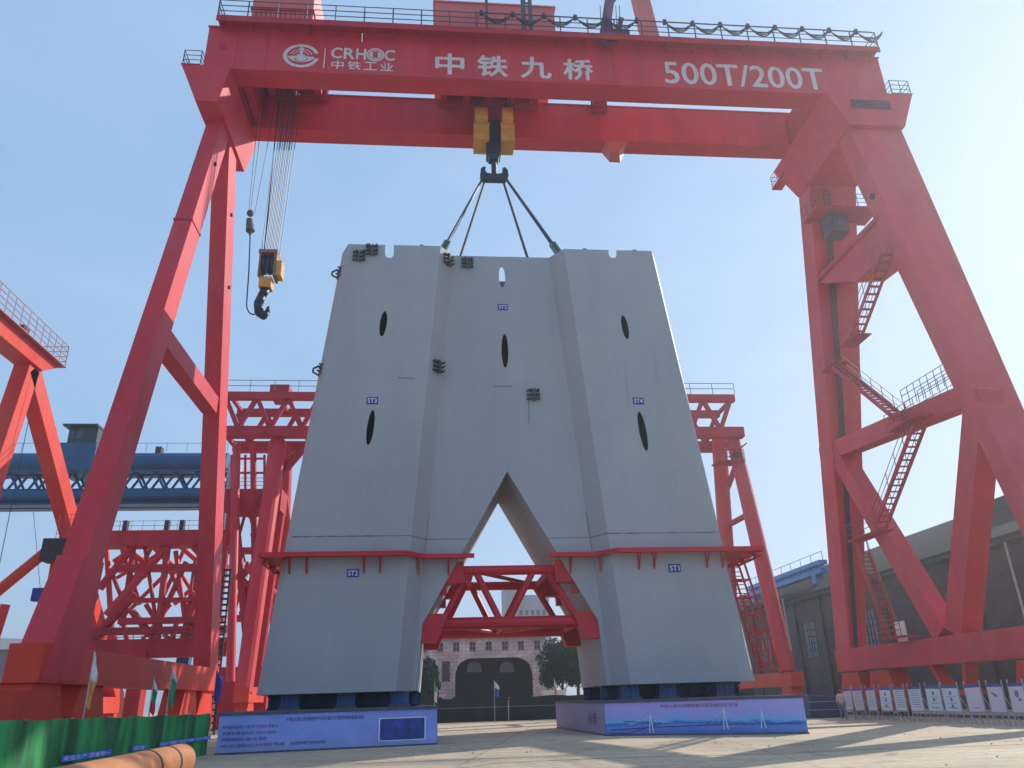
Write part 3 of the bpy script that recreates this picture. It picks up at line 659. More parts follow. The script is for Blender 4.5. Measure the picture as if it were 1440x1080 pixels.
def disc(c, r0, r1, a0, a1, y, name, m, par, k=40, sz=1.0):
    mb = MB(); vs = []
    for i in range(k + 1):
        a = a0 + (a1 - a0) * i / k
        vs += [(c[0] + r0 * math.cos(a), y, c[1] + r0 * math.sin(a) * sz), (c[0] + r1 * math.cos(a), y, c[1] + r1 * math.sin(a) * sz)]
    mb.add(vs, [[2 * i, 2 * i + 1, 2 * i + 3, 2 * i + 2] for i in range(k)]); return mb.build(name, m, par, fixn=False)
cc = on(528, 77, 1, 0); disc((cc.x, cc.z), 0, .62, 0, 2 * math.pi, YF, 'emblem', LETW, fg)
disc((cc.x, cc.z), .44, .50, 0, 2 * math.pi, YF - .004, 'emblem', RED, fg)
text_mesh('I', cc.x - .16, cc.x + .16, cc.z - .3, cc.z + .3, YF - .004, 'lettering', RED, fg, bold=.02)
mb = MB()
for dz in (-.3, .26): mb.box((cc.x - .24, YF - .006, cc.z + dz), (cc.x + .24, YF - .003, cc.z + dz + .07))
mb.build('emblem', RED, fg)
zA = on(510, 87, 1, 0).z; zB = on(510, 99, 1, 0).z
for ch, a0, a1 in (('中', 466, 483), ('铁', 489, 507), ('工', 512, 530), ('业', 535, 553)):
    xa, xb = on(a0, 93, 1, 0).x, on(a1, 93, 1, 0).x; text_mesh(ch, xa, xb, zB + .05, zA, YF, 'lettering', LETW, fg, bold=.02)
a = on(457.5, 68, 1, 0); b_ = on(457, 96, 1, 0); mb = MB(); mb.box((a.x - .035, YF, b_.z), (a.x + .035, YF + .004, a.z)); mb.build('lettering', LETW, fg)
# round emblem: open ring with a rail section standing on wings
cc = on(423.5, 78.5, 1, 0); ec = (cc.x, cc.z); sz = .86
disc(ec, .98, 1.24, .28, 2 * math.pi - .22, YF, 'emblem', LETW, fg, sz=sz)
disc(ec, .0, .93, math.pi + .12, 2 * math.pi - .12, YF, 'emblem', LETW, fg, sz=.62)
disc((ec[0], ec[1] - .12), .45, .52, math.pi + .3, 2 * math.pi - .3, YF - .004, 'emblem', RED, fg, sz=.8)
disc((ec[0], ec[1] + .62), 0, .17, 0, 2 * math.pi, YF, 'emblem', LETW, fg)
mb = MB(); mb.box((ec[0] - .09, YF - .002, ec[1] - .1), (ec[0] + .09, YF + .002, ec[1] + .6)); mb.box((ec[0] - .3, YF - .003, ec[1] + .0), (ec[0] + .3, YF + .001, ec[1] + .12)); mb.build('emblem', LETW, fg)
for r0 in (.5, .72): disc(ec, r0, r0 + .07, .25, math.pi - .25, YF, 'emblem', LETW, fg, sz=.8)
mb = MB(); c2 = on(313, 66, 1, 0); mb.tube((c2.x, -.03, c2.z), (c2.x, .05, c2.z), .3, 14); mb.build('inspection_cover', RED3, fg)
mb = MB(); c2 = on(509.5, 52, 1, -1.03); mb.box((c2.x - .03, -1.1, c2.z - .5), (c2.x + .03, -1.05, c2.z + .3)); mb.build('lamp_tube', WHITE, fg)
# end beams on top of the legs (flared)
def endbeam(tx0, tx1, bx0_, bx1_, ya, yb, zb_):
    zt_ = Z0 - .08
    mb = MB(); mb.hexa([(bx0_, ya + .1, zb_), (bx1_, ya + .1, zb_), (bx1_, yb - .6, zb_), (bx0_, yb - .6, zb_), (tx0, ya, zt_), (tx1, ya, zt_), (tx1, yb, zt_), (tx0, yb, zt_)])
    e = mb.build('end_beam', RED, cr)
    gx0, gx1 = XL - .06, XR + .06
    for xa_, xb_ in ((tx0, min(gx0, tx1)), (max(gx1, tx0), tx1)):
        if xb_ - xa_ > .6: mb = MB(); railing(mb, [(xa_ + .04 if xa_ == tx0 else xa_, ya + .05, zt_ + .07), (xb_ - .04, ya + .05, zt_ + .07), (xb_ - .04, yb - .05, zt_ + .07), (xa_ + .04, yb - .05, zt_ + .07), (xa_ + .04, ya + .05, zt_ + .07)], 1.25, .9, .028); mb.build('railing', RAILM, e)
    mb = MB(); mb.box((tx0 - .03, ya - .03, zt_ + .005), (XL - .06, yb + .03, zt_ + .07)) if tx0 < XL else mb.box((XR + .06, ya - .03, zt_ + .005), (tx1 + .03, yb + .03, zt_ + .07)); mb.build('deck_plate', RED3, e)
    return e
el_ = endbeam(-21.75, -18.5, -20.5, -19.0, -.35, 7.8, Z0 - 3.1)
er_ = endbeam(24.1, 30.9, 25.5, 29.7, -.45, 9.0, Z0 - 3.05)
mb = MB()
for k in range(5): mb.box((25.9, -.52, Z0 - .95 - k * .16), (28.9, -.44, Z0 - .87 - k * .16))
mb.build('vent_grille', mat('violet_grille', (.14, .03, .10), .6, .2, 3), er_)
a = on(1097, 238, 1, 8.6); mb = MB(); mb.box((a.x - .2, 8.0, Z0 - 1.0), (25.2, 10.2, Z0 - .85)); railing(mb, [(25.1, 10.15, Z0 - .9), (a.x - .15, 10.15, Z0 - .9), (a.x - .15, 8.05, Z0 - .9)], 1.2, .9, .028); mb.build('service_platform', RED3, cr)
for x in (-18.9, -18.2, 24.2): mb = MB(); mb.box((x, 1.45, Z0 + .3), (x + .6, 5.85, Z0 + 2.6)); mb.build('girder_tie', RED3, cr)
# legs
def leg4(top, bot, name='leg', m=RED):
    """top/bot = (x0,x1,y0,y1,z): tapered box leg"""
    P = []
    for (x0, x1, y0, y1, z) in (bot, top): P += [(x0, y0, z), (x1, y0, z), (x1, y1, z), (x0, y1, z)]
    mb = MB(); mb.hexa(P); return mb.build(name, m, cr)
zb_ = 4.25
zT = Z0 - 3.1
def dotm(face_x, pts, par, m=DARKS, r=.14):
    for y, z in pts:
        mb = MB(); mb.tube((face_x, y, z), (face_x + .12, y, z), r, 10); mb.build('inspection_port', m, par)
for nm, s_ in (('near', -1), ('far', 1)):
    yt = YC + s_ * 1.0; yb = YC + s_ * 12.4; T = 2.35
    if s_ < 0: l = leg4((-20.25, -19.2, 1.75, 3.4, zT), (-20.27, -19.2, -7.9, -6.2, zb_))
    else: l = leg4((-20.32, -19.2, 3.6, 5.6, zT), (-20.32, -19.2, 14.15, 16.1, zb_))
    mb = MB()
    if s_ < 0:
        for z in (29.5,): 
            mb = MB(); t = (zT - z) / (zT - zb_); y0 = 1.75 + t * -9.65; y1 = 3.4 + t * -9.6; mb.box((-20.31, y0 - .05, z - .08), (-19.15, y1 + .05, z + .08)); mb.build('joint_flange', RED3, l)
        dotm(-19.2, [(1.4, 35.6)], l)
    else:
        dotm(-19.2, [(6.1, 34.8), (7.7, 29.7)], l)
mb = MB(); mb.beam((-19.75, -2.0, 21.8), (-19.75, 10.0, 18.6), 1.05, 1.25); 
def pbeam(p, q, x0, x1, h, name='leg_brace', m=RED, bev=0, h2=None):
    p = V(p); q = V(q); c = (x0 + x1) / 2; mb = MB(); mb.beam((c, p.x, p.y), (c, q.x, q.y), x1 - x0, h, h2=h2); return mb.build(name, m, cr)
pa = on(237, 473, 0, -19.2); pb_ = on(300, 560, 0, -19.2)
pd_ = (pb_ - pa).normalized() * 1.3
pbeam((pa.y, pa.z), (pb_.y + pd_.y, pb_.z + pd_.z), -20.25, -19.26, 1.15)
# sills
mb = MB(); mb.box((-20.5, -9.1, 2.85), (-19.18, 16.4, 4.25)); mb.box((-20.6, -9.2, 2.80), (-19.1, 16.5, 2.85)); lb_ = MB(); lb_.hexa([(-20.42, -9.0, 2.9), (-19.15, -9.0, 2.9), (-19.15, -5.5, 2.9), (-20.42, -5.5, 2.9), (-20.3, -7.15, 8.0), (-19.16, -7.15, 8.0), (-19.16, -5.1, 8.0), (-20.3, -5.1, 8.0)])
sl_ = mb.build('sill_beam', RED2, cr); lb_.build('leg_foot', RED, cr)
mb = MB(); mb.box((25.6, -9.4, 2.98), (26.9, 16.4, 4.42)); mb.box((25.5, -9.5, 2.92), (27.0, 16.5, 2.98)); sr_ = mb.build('sill_beam', RED, cr)
ln = leg4((25.6, 29.6, .0, 1.7, zT), (25.6, 27.3, -7.7, -6.6, 4.4))
lf = leg4((25.6, 29.55, 6.6, 8.5, zT), (25.6, 26.9, 14.0, 16.1, 4.4))
dotm(25.5, [(-.7, 33.0)], ln, r=.25)
# braces on the right frame
def pt(px, py, X=25.6): q = on(px, py, 0, X); return (q.y, q.z)
pbeam(pt(1150, 640), pt(1350, 556), 25.75, 26.9, 1.25)
pbeam(pt(1366, 545), pt(1336, 890), 25.72, 27.0, 1.45)
pbeam(pt(1163, 628), pt(1318, 893), 25.69, 26.85, 1.25)
mb = MB(); q0, q1, q2, q3 = pt(1150, 398), pt(1233, 300), pt(1252, 352), pt(1200, 395)
mb.prism([(25.75, *q0), (25.75, *q1), (25.75, *q2), (25.75, *q3)], (2.2, 0, 0)); mb.build('gusset_plate', RED, cr)
mb = MB(); a, b_ = pt(1150, 392), pt(1235, 305); mb.beam((26.8, *a), (26.8, *b_), 2.5, .35); mb.build('leg_brace', RED3, cr)
# upper platform, machinery house and vertical cable run
a, b_ = pt(1150, 292), pt(1228, 300)
ap_ = on(1148, 290, 1, 5.4); yf_ = 7.6
mb = MB(); mb.box((25.0, 5.2, ap_.z - .15), (30.2, yf_, ap_.z)); pf = mb.build('service_platform', RED3, cr)
mb = MB(); railing(mb, [(25.05, yf_, ap_.z), (25.05, 5.25, ap_.z), (30.15, 5.25, ap_.z), (30.15, yf_, ap_.z)], 1.15, .8, .03); mb.build('railing', RAILR, pf)
mb = MB(); mb.box((26.2, 5.9, ap_.z - 1.9), (27.7, 7.2, ap_.z - .16)); hs = mb.build('electric_house', mat('house_grey_violet', (.09, .055, .10), .5, .2, 2), cr)
mb = MB(); mb.box((26.5, 5.86, ap_.z - 1.5), (27.2, 5.9, ap_.z - .8)); mb.build('window', GLASSD, hs)
mb = MB()
for k in range(5):
    A = V((26.6 + k * .13, 6.4, 39)); B = V((25.9 + k * .06, 13.8, 4.5)); mb.tube(A, B, .035, 5)
mb.build('cable_run', CABLE, cr)
# stair flights
def stair(p, q, wd=.8, par=cr, steps=None, side=(1, 0, 0)):
    p = V(p); q = V(q); sd = V(side); d = q - p; k = steps or max(6, int(abs(d.z) / .3)); mb = MB()
    for e in (-wd / 2, wd / 2): mb.beam(p + sd * e, q + sd * e, .08, .26)
    for i in range(k + 1):
        c = p.lerp(q, i / k); mb.beam(c - sd * wd / 2, c + sd * wd / 2, .24, .05, side=d.cross(sd).cross(sd) if False else V((d.x, d.y, 0)) if V((d.x, d.y, 0)).length > .1 else (0, 1, 0))
    st = mb.build('stair_flight', RED3, par)
    r = MB()
    for e in (-wd / 2, wd / 2):
        A, B = p + sd * e, q + sd * e; n_ = max(3, int(d.length / 1.4))
        for i in range(n_ + 1): c = A.lerp(B, i / n_); r.tube(c, c + V((0, 0, 1.05)), .025, 5)
        for h in (1.05, .55): r.tube(A + V((0, 0, h)), B + V((0, 0, h)), .025, 5)
    r.build('handrail', RAILR, st); return st
Xs = 25.2
def S_(px, py, X=Xs): return on(px, py, 0, X)
stair(S_(1247, 358), S_(1203, 476)); stair(S_(1178, 517), S_(1268, 590)); stair(S_(1292, 600), S_(1238, 742)); stair(S_(1214, 778), S_(1256, 893))
for p, q in ((S_(1196, 478), S_(1210, 478)), ((S_(1168, 514)), (S_(1180, 517))), (S_(1262, 590), S_(1298, 600)), (S_(1208, 760), S_(1240, 745)), ((S_(1250, 895)), (S_(1275, 896)))):
    mb = MB(); y0, y1 = sorted((p.y, q.y)); zz = (p.z + q.z) / 2; mb.box((Xs - .6, y0 - .5, zz - .08), (Xs + .6, y1 + .5, zz)); lp = mb.build('stair_landing', RED3, cr)
    r = MB(); railing(r, [(Xs - .58, y0 - .45, zz), (Xs - .58, y1 + .45, zz)], 1.05, .8, .025); r.build('railing', RAILR, lp)
# walkway railing on top of the middle brace
A, B = V((26.3, *pt(1270, 580))), V((26.3, *pt(1338, 545)))
r = MB()
for X in (25.75, 26.9):
    a_, b2 = V((X, A.y, A.z + .2)), V((X, B.y, B.z + .35)); n_ = 7
    for i in range(n_ + 1): c = a_.lerp(b2, i / n_); r.tube(c, c + V((0, 0, 1.3)), .025, 5)
    for h in (1.3, .9, .45): r.tube(a_ + V((0, 0, h)), b2 + V((0, 0, h)), .025, 5)
r.build('railing', RAILM, cr)
# bogies
def bogie(x, y, m, red=True, w_=1.3, ln=3.6, top=2.8):
    mb = MB(); mb.hexa([(x - w_ / 2, y - ln / 2, 1.15), (x + w_ / 2, y - ln / 2, 1.15), (x + w_ / 2, y + ln / 2, 1.15), (x - w_ / 2, y + ln / 2, 1.15), (x - w_ / 2, y - ln / 3.2, top), (x + w_ / 2, y - ln / 3.2, top), (x + w_ / 2, y + ln / 3.2, top), (x - w_ / 2, y + ln / 3.2, top)])
    b0 = mb.build('bogie', m, cr, bevel=.03)
    for k in (-1, 1):
        mb = MB(); yy = y + k * ln * .3; mb.box((x - .42, yy - .8, .45), (x + .42, yy + .8, 1.12)); mb.build('wheel_frame', m, b0)
        for j in (-.42, .42): mb = MB(); mb.tube((x - .16, yy + j, .52), (x + .16, yy + j, .52), .36, 16); mb.build('wheel', LUG, b0)
for y in (-7.9, -3.6, 11.0, 14.6): bogie(-19.98, y, RED2)
for y in (-8, -3.9, 10.6, 14.6): bogie(26.2, y, RED2)
mb = MB(); a, b_ = pt(1305, 943), pt(1352, 940); mb.box((25.7, b_[0], 1.2), (26.7, a[0], 1.5)); mb.beam((26.2, a[0], 2.95), (26.2, a[0] - 1.0, 1.3), .8, .3); mb.beam((26.2, b_[0], 2.95), (26.2, b_[0] + .5, 1.3), .8, .3); mb.build('equaliser', RED2, cr)
mb = MB(); mb.box((-21.4, -11.6, .9), (-19.3, -9.2, 2.5)); mb.box((-21.0, -9.3, 1.2), (-19.6, -6, 1.9)); mb.build('motor_housing', RED2, cr)
# board fixed on the sill
a = on(1268, 889, 0, 25.3); mb = MB(); mb.box((25.25, a.y - .55, a.z - .55), (25.3, a.y + .55, a.z + .65)); nb = mb.build('notice_board', WHITE, cr)
mb = MB(); mb.beam((25.35, a.y, 4.4), (25.35, a.y, a.z + .4), .06, .06); mb.build('post', LUG, cr)
# trolleys on top
a, b_ = on(355, 30, 1, 1.2), on(441, 30, 1, 1.2)
mb = MB(); mb.box((a.x, .8, Z1 + .1), (b_.x, 6.2, Z1 + 6.5)); th = mb.build('trolley_house', PINK, cr)
mb = MB(); 
for k in range(12): x = a.x + .3 + k * .35; mb.box((x, .74, Z1 + .4), (x + .06, .8, Z1 + 2.8))
mb.box((a.x - .1, .7, Z1 + 2.8), (b_.x + .1, 6.3, Z1 + 2.95)); mb.build('louvre', RED3, th)
a, b_ = on(611, 30, 1, 1.2), on(779, 30, 1, 1.2)
mb = MB(); mb.box((a.x, .9, Z1 + .1), (b_.x, 6.2, Z1 + 4.6)); th = mb.build('trolley_house', PINK, cr)
mb = MB(); mb.box((a.x - .12, .8, Z1 + 4.6), (b_.x + .12, 6.3, Z1 + 4.73))
mb.build('house_roof', PINK, th)
mb = MB(); a = on(668, 10, 1, 1.0); mb.box((a.x, .86, Z1 + .1), (a.x + .08, .9, Z1 + 3.9)); a = on(745, 10, 1, 1.0); mb.box((a.x, .86, Z1 + .1), (a.x + .08, .9, Z1 + 3.9)); mb.build('panel_joint', RED3, th)
# trolley frames between the girders (with the small gaps of light)
for x0, x1 in ((-19.0, -12.9), (-4.1, 3.6), (8.0, 9.2)):
    mb = MB(); xx = x0
    while xx < x1 - .2: mb.box((xx, 1.6, Z1 - .3), (min(xx + 1.1, x1), 5.7, Z1 + .3)); mb.box((xx, 1.6, Z1 - 1.1), (min(xx + .5, x1), 5.7, Z1 - .3)); xx += 1.75
    for yy in (1.7, 3.0, 5.2): mb.box((x0, yy, Z1 - .9), (x1, yy + .35, Z1 - .35))
    mb.box((x0, 5.3, Z1 - 1.2), (x1, 5.7, Z1 + .1))
    mb.build('trolley_frame', RED3, cr)
# derrick on top
a, b_ = on(897, 50, 1, -.2), on(884, -25, 1, 1.5)
mb = MB(); mb.beam((on(916, 62, 1, .4)), on(893, -30, 1, .4), 1.15, .9); dm = mb.build('derrick_mast', PINK, cr)
mb = MB(); mb.beam(on(848, 60, 1, -.6), on(858, -5, 1, -.6), .7, .5); mb.beam(on(862, 62, 1, -.6), on(852, 20, 1, -.6), .5, .4); mb.beam(on(866, 55, 1, -.6), on(873, 28, 1, -.6), .4, .5); mb.box((on(846, 55, 1, -.8).x, -.9, Z1 + .1), (on(886, 55, 1, -.8).x, -.2, Z1 + .8)); mb.build('winch_frame', mat('winch_violet', (.16, .05, .14), .5, .2, 2), cr)
mb = MB()
for px in (846, 853, 868, 873): mb.tube(on(px, 58, 1, -.9), on(px - 2, 8, 1, -.9), .03, 5)
mb.tube(on(852, 15, 1, -.7), on(870, -8, 1, -.7), .14, 8); mb.build('winch_line', CABLE, cr)
# ================================================================== HOOKS AND SLINGS
HX, HY = -.08, 4.6
def hk(px, py, Y=HY): return on(px, py, 1, Y)
hb = thing('hook_block', (HX, HY, hk(695, 245).z), 'yellow twin-sheave main hook block hanging above the centre of the grey tower section', 'hook block')
for px0, px1 in ((666, 687), (703, 722)):
    a, b_ = hk(px0, 185), hk(px1, 185); zt2, zb2 = hk(694, 163).z, hk(694, 207).z; zm = zb2 + (zt2 - zb2) * .5
    mb = MB(); mb.box((a.x, HY - .9, zb2), (b_.x, HY + .9, zm)); mb.tube((a.x + .1, HY, zt2 - .65), (b_.x - .1, HY, zt2 - .65), 1.15, 20); mb.box((a.x + .15, HY - 1.0, zm), (b_.x - .15, HY + 1.0, zt2 - .6)); s1 = mb.build('sheave_case', HOOKY, hb, bevel=.05)
    mb = MB(); mb.box((a.x - .03, HY - .95, zm - .06), (b_.x + .03, HY + .95, zm + .06)); mb.build('case_band', ORP, s1)
z1, z2, z3 = hk(695, 175).z, hk(695, 226).z, hk(695, 240).z
mb = MB(); mb.box((HX - .55, HY - .55, z2 + .3), (HX + .5, HY + .55, z1)); mb.hexa([(HX - .35, HY - .3, z2 - .1), (HX + .3, HY - .3, z2 - .1), (HX + .3, HY + .3, z2 - .1), (HX - .35, HY + .3, z2 - .1), (HX - .5, HY - .5, z2 + .3), (HX + .45, HY - .5, z2 + .3), (HX + .45, HY + .5, z2 + .3), (HX - .5, HY + .5, z2 + .3)]); mb.build('hook_frame', HOOKD, hb)
mb = MB(); mb.tube((HX, HY, z2), (HX, HY, z3 - .5), .2, 12); mb.build('hook_shank', HOOKD, hb)
zz = z3 - .45; mb = MB(); mb.prism([(HX + x, HY - .25, zz + z) for x, z in ((-1.0, .42), (-1.06, -.15), (-.85, -.5), (.85, -.5), (1.06, -.15), (1.0, .42), (.8, .62), (.62, .55), (.72, .32), (.55, .05), (.2, .0), (-.2, 0), (-.55, .05), (-.72, .32), (-.62, .55), (-.8, .62))], (0, .5, 0)); mb.build('ramshorn_hook', HOOKD, hb)
for dx in (-1.3, -1.0, 1.0, 1.3):
    for dy in (-.7, .7): mb = MB(); mb.tube((HX + dx, HY + dy, z1), (HX + dx, HY + dy, Z1 - .5), .04, 5); mb.build('hoist_rope', ROPE, hb)
def sling(p0, p1, label, tb):
    t = thing('lifting_sling', p1, label, 'sling', 'four slings from hook to tower section')
    d = (p0 - p1).normalized(); e = p1 + d * .0; mb = MB(); sd = V((0, .16, 0))
    mb.tube(p1 + sd, p0 + sd * .3, .075, 8); mb.tube(p1 - sd, p0 - sd * .3, .075, 8); mb.build('rope', SLING, t)
    mb = MB(); mb.beam(p1 - d * .2, p1 + d * (1.5 if tb else .6), .32, .42, side=(0, 1, 0)); mb.build('shackle', mat('shackle_green_grey', (.08, .16, .13), .5, .2, 4) if 'shackle_green_grey' not in MATS else MATS['shackle_green_grey'], t)
hz = zz - .4
sling(V((HX - .85, HY - .2, hz)), V((-4.0, .9, 28.55)), 'leftmost lifting sling, running down to the front fold of the left pier', True)
sling(V((HX - .7, HY + .2, hz)), V((-3.6, 6.4, 28.2)), 'lifting sling ending behind the recessed centre panel, left of the hook', False)
sling(V((HX + .85, HY - .2, hz)), V((3.95, .9, 28.6)), 'rightmost lifting sling with a thick green grey shackle at the right pier', True)
sling(V((HX + .7, HY + .2, hz)), V((3.3, 6.4, 28.2)), 'lifting sling ending behind the recessed centre panel, right of the hook', False)
# auxiliary hook block on many ropes
A = lambda px, py: on(px, py, 1, 3.8)
ab = thing('hook_block', A(378, 440), 'brown weathered auxiliary hook block hanging on many ropes beside the left crane leg', 'hook block')
c0 = A(380, 357); c1 = A(380, 393); cx = c0.x
mb = MB(); mb.box((cx - .62, 3.2, c0.z - .25), (cx + .62, 4.4, c0.z)); mb.box((cx - .55, 3.25, c1.z), (cx - .42, 4.35, c0.z - .25)); mb.box((cx + .42, 3.25, c1.z), (cx + .6, 4.35, c0.z - .25)); mb.build('block_frame', mat('block_brown', (.25, .13, .08), .6, .25, 3, .4, (.1, .06, .04)), ab)
for k in (-.25, .05, .3):
    mb = MB(); mb.tube((cx + k - .08, 3.8, c0.z - .95), (cx + k + .08, 3.8, c0.z - .95), .62, 18); mb.build('sheave', HOOKD, ab)
mb = MB(); mb.box((cx - .45, 3.4, c1.z - .75), (cx + .35, 4.2, c1.z)); mb.box((cx + .5, 3.3, c1.z + .1), (cx + .95, 4.2, c0.z - .8)); mb.build('lower_case', HOOKY, ab)
mb = MB(); zz = c1.z - .75; pts = [V((cx - .05, 3.8, zz)), V((cx - .25, 3.8, zz - .5)), V((cx - .42, 3.8, zz - 1.1)), V((cx - .3, 3.8, zz - 1.75)), V((cx + .0, 3.8, zz - 2.0)), V((cx + .22, 3.8, zz - 1.7)), V((cx + .25, 3.8, zz - 1.3))]
rr = [.3, .28, .3, .3, .26, .18, .08]
for i in range(6): mb.tube(pts[i], pts[i + 1], rr[i], 10, r2=rr[i + 1]); mb.ball(pts[i], rr[i], 10, 6)
mb.build('hook', HOOKD, ab, smooth=True)
for k in range(12): mb = MB(); x = cx - .5 + .095 * k; y = 3.45 + .35 * (k % 3); mb.tube((x, y, c0.z), (x + .12 + .03 * k, y, Z1 - .6), .03, 5); mb.build('hoist_rope', ROPE, ab)
pb = thing('pendant_cable_reel', A(352, 325), 'small dark suspended weight with a long cable loop, beside the auxiliary hook block', 'pendant')
p = A(352, 325); q = A(352, 300)
mb = MB(); mb.tube(p, q - V((0, 0, .5)), .3, 10, r2=.22); mb.ball(q, .25); mb.tube(p, p - V((0, 0, .35)), .2, 10, r2=.05); mb.build('weight', LUG, pb)
mb = MB(); 
for dx in (-.12, .0, .3): mb.tube(q + V((dx, 0, 0)), V((q.x + dx * 3, 3.8, Z0 + 2)), .022, 5)
L0 = A(347, 425); R0 = A(369, 425); pts = [p, A(350, 380), L0] + [V(((L0.x + R0.x) / 2 - (R0.x - L0.x) / 2 * math.cos(a), 3.8, L0.z - .9 * math.sin(a))) for a in [math.pi * i / 10 for i in range(11)]] + [R0, A(371, 360), V((A(374, 300).x, 3.8, Z0 + 1))]
mb.path(pts, .045, 6); mb.build('cable', CABLE, pb)
# ================================================================== BACKGROUND TRUSS GANTRY (same rails)
YB = 34.0
bc = thing('gantry_crane', (3.5, YB, 0), 'red lattice-girder gantry crane on round tube legs behind the grey tower section', 'gantry crane')
def B(px, py, Y=YB): return on(px, py, 1, Y)
YN, YF_ = 31.6, 36.4
xl = -25.5; xr_ = on(1040, 580, 1, YN).x
zt_, zl = on(1000, 556, 1, YN).z, on(1000, 604, 1, YN).z
for Y in (YN, YF_):
    mb = MB(); mb.box((xl, Y - .35, zt_ - .75), (xr_ - .4, Y + .35, zt_)); mb.build('top_chord', RED3, bc)
    mb = MB(); mb.box((xl, Y - .5, zl - .9), (xr_, Y + .5, zl + .15)); mb.build('bottom_chord', RED3, bc)
    n_ = 34; dx = (xr_ - .8 - xl) / n_
    for i in range(n_):
        x0 = xl + i * dx; a = (x0, x0 + dx) if i % 2 else (x0 + dx, x0)
        mb = MB(); mb.beam((a[0], Y, zl), (a[1], Y, zt_ - .5), .35, .42, side=(0, 1, 0)); mb.build('truss_diagonal', RED3, bc)
for i in range(12):
    x = xl + .3 + i * (xr_ - xl - 1) / 11
    for za_, zb2 in ((zt_ - .5, zt_ - .15), (zl - .85, zl - .4)): mb = MB(); mb.box((x, YN, za_), (x + .35, YF_, zb2)); mb.build('cross_beam', RED3, bc)
mb = MB(); railing(mb, [(xl, YN - .4, zt_), (xr_ - .4, YN - .4, zt_)], 1.2, 2.4, .035, rails=(1, .5)); mb.build('railing', RAILM, bc)
mb = MB(); mb.box((on(378, 548, 1, YN).x, 32, zt_), (on(405, 548, 1, YN).x, 35, zt_ + 1.1)); mb.build('winch_box', RED3, bc)
def pipe(par, p, q, r, m=RED, name='leg', r2=None, n=14):
    mb = MB(); mb.tube(p, q, r, n, r2=r2); return mb.build(name, m, par, smooth=False)
Ytop = 33.2
lt = on(391, 622, 1, 32.6); lb = on(342, 975, 0, -20.0)
rt = on(1030, 612, 1, 32.8); rb = on(1108, 945, 0, 27.0)
pipe(bc, lt, lb, .85, RED, r2=.72); pipe(bc, on(401, 625, 1, 36), on(388, 960, 1, 40), .8, RED)
pipe(bc, rt, rb, .75, RED, r2=.75); pipe(bc, on(1011, 615, 1, 35), on(1030, 900, 1, 40.5), .8, RED)
pipe(bc, on(333, 627, 1, 33), on(324, 960, 1, 28.5), .38, RED)
pipe(bc, on(356, 625, 1, 36), on(360, 960, 1, 38), .32, RED)
for px, py, qx, qy in ((1027, 737, 1051, 724), (1022, 690, 1040, 640)): pipe(bc, on(px, py, 1, 37), on(qx, qy, 1, 31.5), .3, RED3, 'leg_brace')
pipe(bc, on(345, 725, 1, 33), on(428, 628, 1, 33), .45, RED3, 'leg_brace'); pipe(bc, on(352, 800, 1, 31), on(385, 835, 1, 37), .4, RED, 'leg_brace')
for zc in (5,):
    for X, (y0, y1) in ((-20, (27, 41)), (27.2, (27, 41.5))):
        mb = MB(); mb.box((X - .6, y0, 2.1), (X + .6, y1, 3.3)); mb.build('sill_beam', RED2, bc)
        for y in (y0 + 1.5, y1 - 1.5):
            mb = MB(); mb.hexa([(X - .5, y - 1.6, .5), (X + .5, y - 1.6, .5), (X + .5, y + 1.6, .5), (X - .5, y + 1.6, .5), (X - .5, y - .9, 2.1), (X + .5, y - .9, 2.1), (X + .5, y + .9, 2.1), (X - .5, y + .9, 2.1)]); bb = mb.build('bogie', RED2, bc)
            for j in (-1, 1): mb = MB(); mb.tube((X - .15, y + j, .5), (X + .15, y + j, .5), .34, 14); mb.build('wheel', LUG, bb)
a = on(1005, 652, 1, 32); mb = MB(); mb.box((a.x, 31, a.z), (a.x + 2.9, 33, a.z + .12)); p_ = mb.build('service_platform', RED3, bc); mb = MB(); railing(mb, [(a.x, 31.05, a.z + .1), (a.x + 2.9, 31.05, a.z + .1)], 1.1, .9, .03); mb.build('railing', RAILM, p_)
a = on(1030, 640, 1, 31); mb = MB(); mb.prism([(a.x, 30, a.z), (a.x + 1.3, 30, a.z + .9), (a.x + 1.3, 30, a.z + 1.05), (a.x, 30, a.z + .2)], (0, 2, 0)); mb.build('stair_flight', RED3, bc)
mb = MB()
a = on(1098, 880, 1, 28); mb.tube(on(1100, 842, 1, 28), on(1113, 915, 1, 28), .08, 6); mb.build('cable_run', FRAMEM, bc)
# red machine platform at its left leg
mp = thing('work_tower', on(350, 985, 2, 0), 'crimson steel work tower with a boxed platform, left of the round tube leg', 'work tower')
YM = 34.5
M_ = lambda px, py, Y=YM: on(px, py, 1, Y)
a, b_ = M_(322, 693), M_(398, 722)
mb = MB(); mb.box((a.x, YM - 1.5, b_.z), (b_.x, YM + 1.5, a.z)); bx = mb.build('platform_box', RED3, mp)
mb = MB(); railing(mb, [(a.x, YM - 1.45, a.z), (b_.x, YM - 1.45, a.z)], 1.1, .9, .03); mb.build('railing', RAILR, bx)
for seg in ((330, 720, 352, 945, .4), (395, 722, 362, 945, .45), (372, 722, 345, 860, .25), (325, 835, 392, 740, .25), (355, 750, 378, 850, .22), (322, 770, 360, 850, .22)):
    mb = MB(); mb.tube(M_(seg[0], seg[1]), M_(seg[2], seg[3]), seg[4], 8); mb.build('strut', RED3, mp)
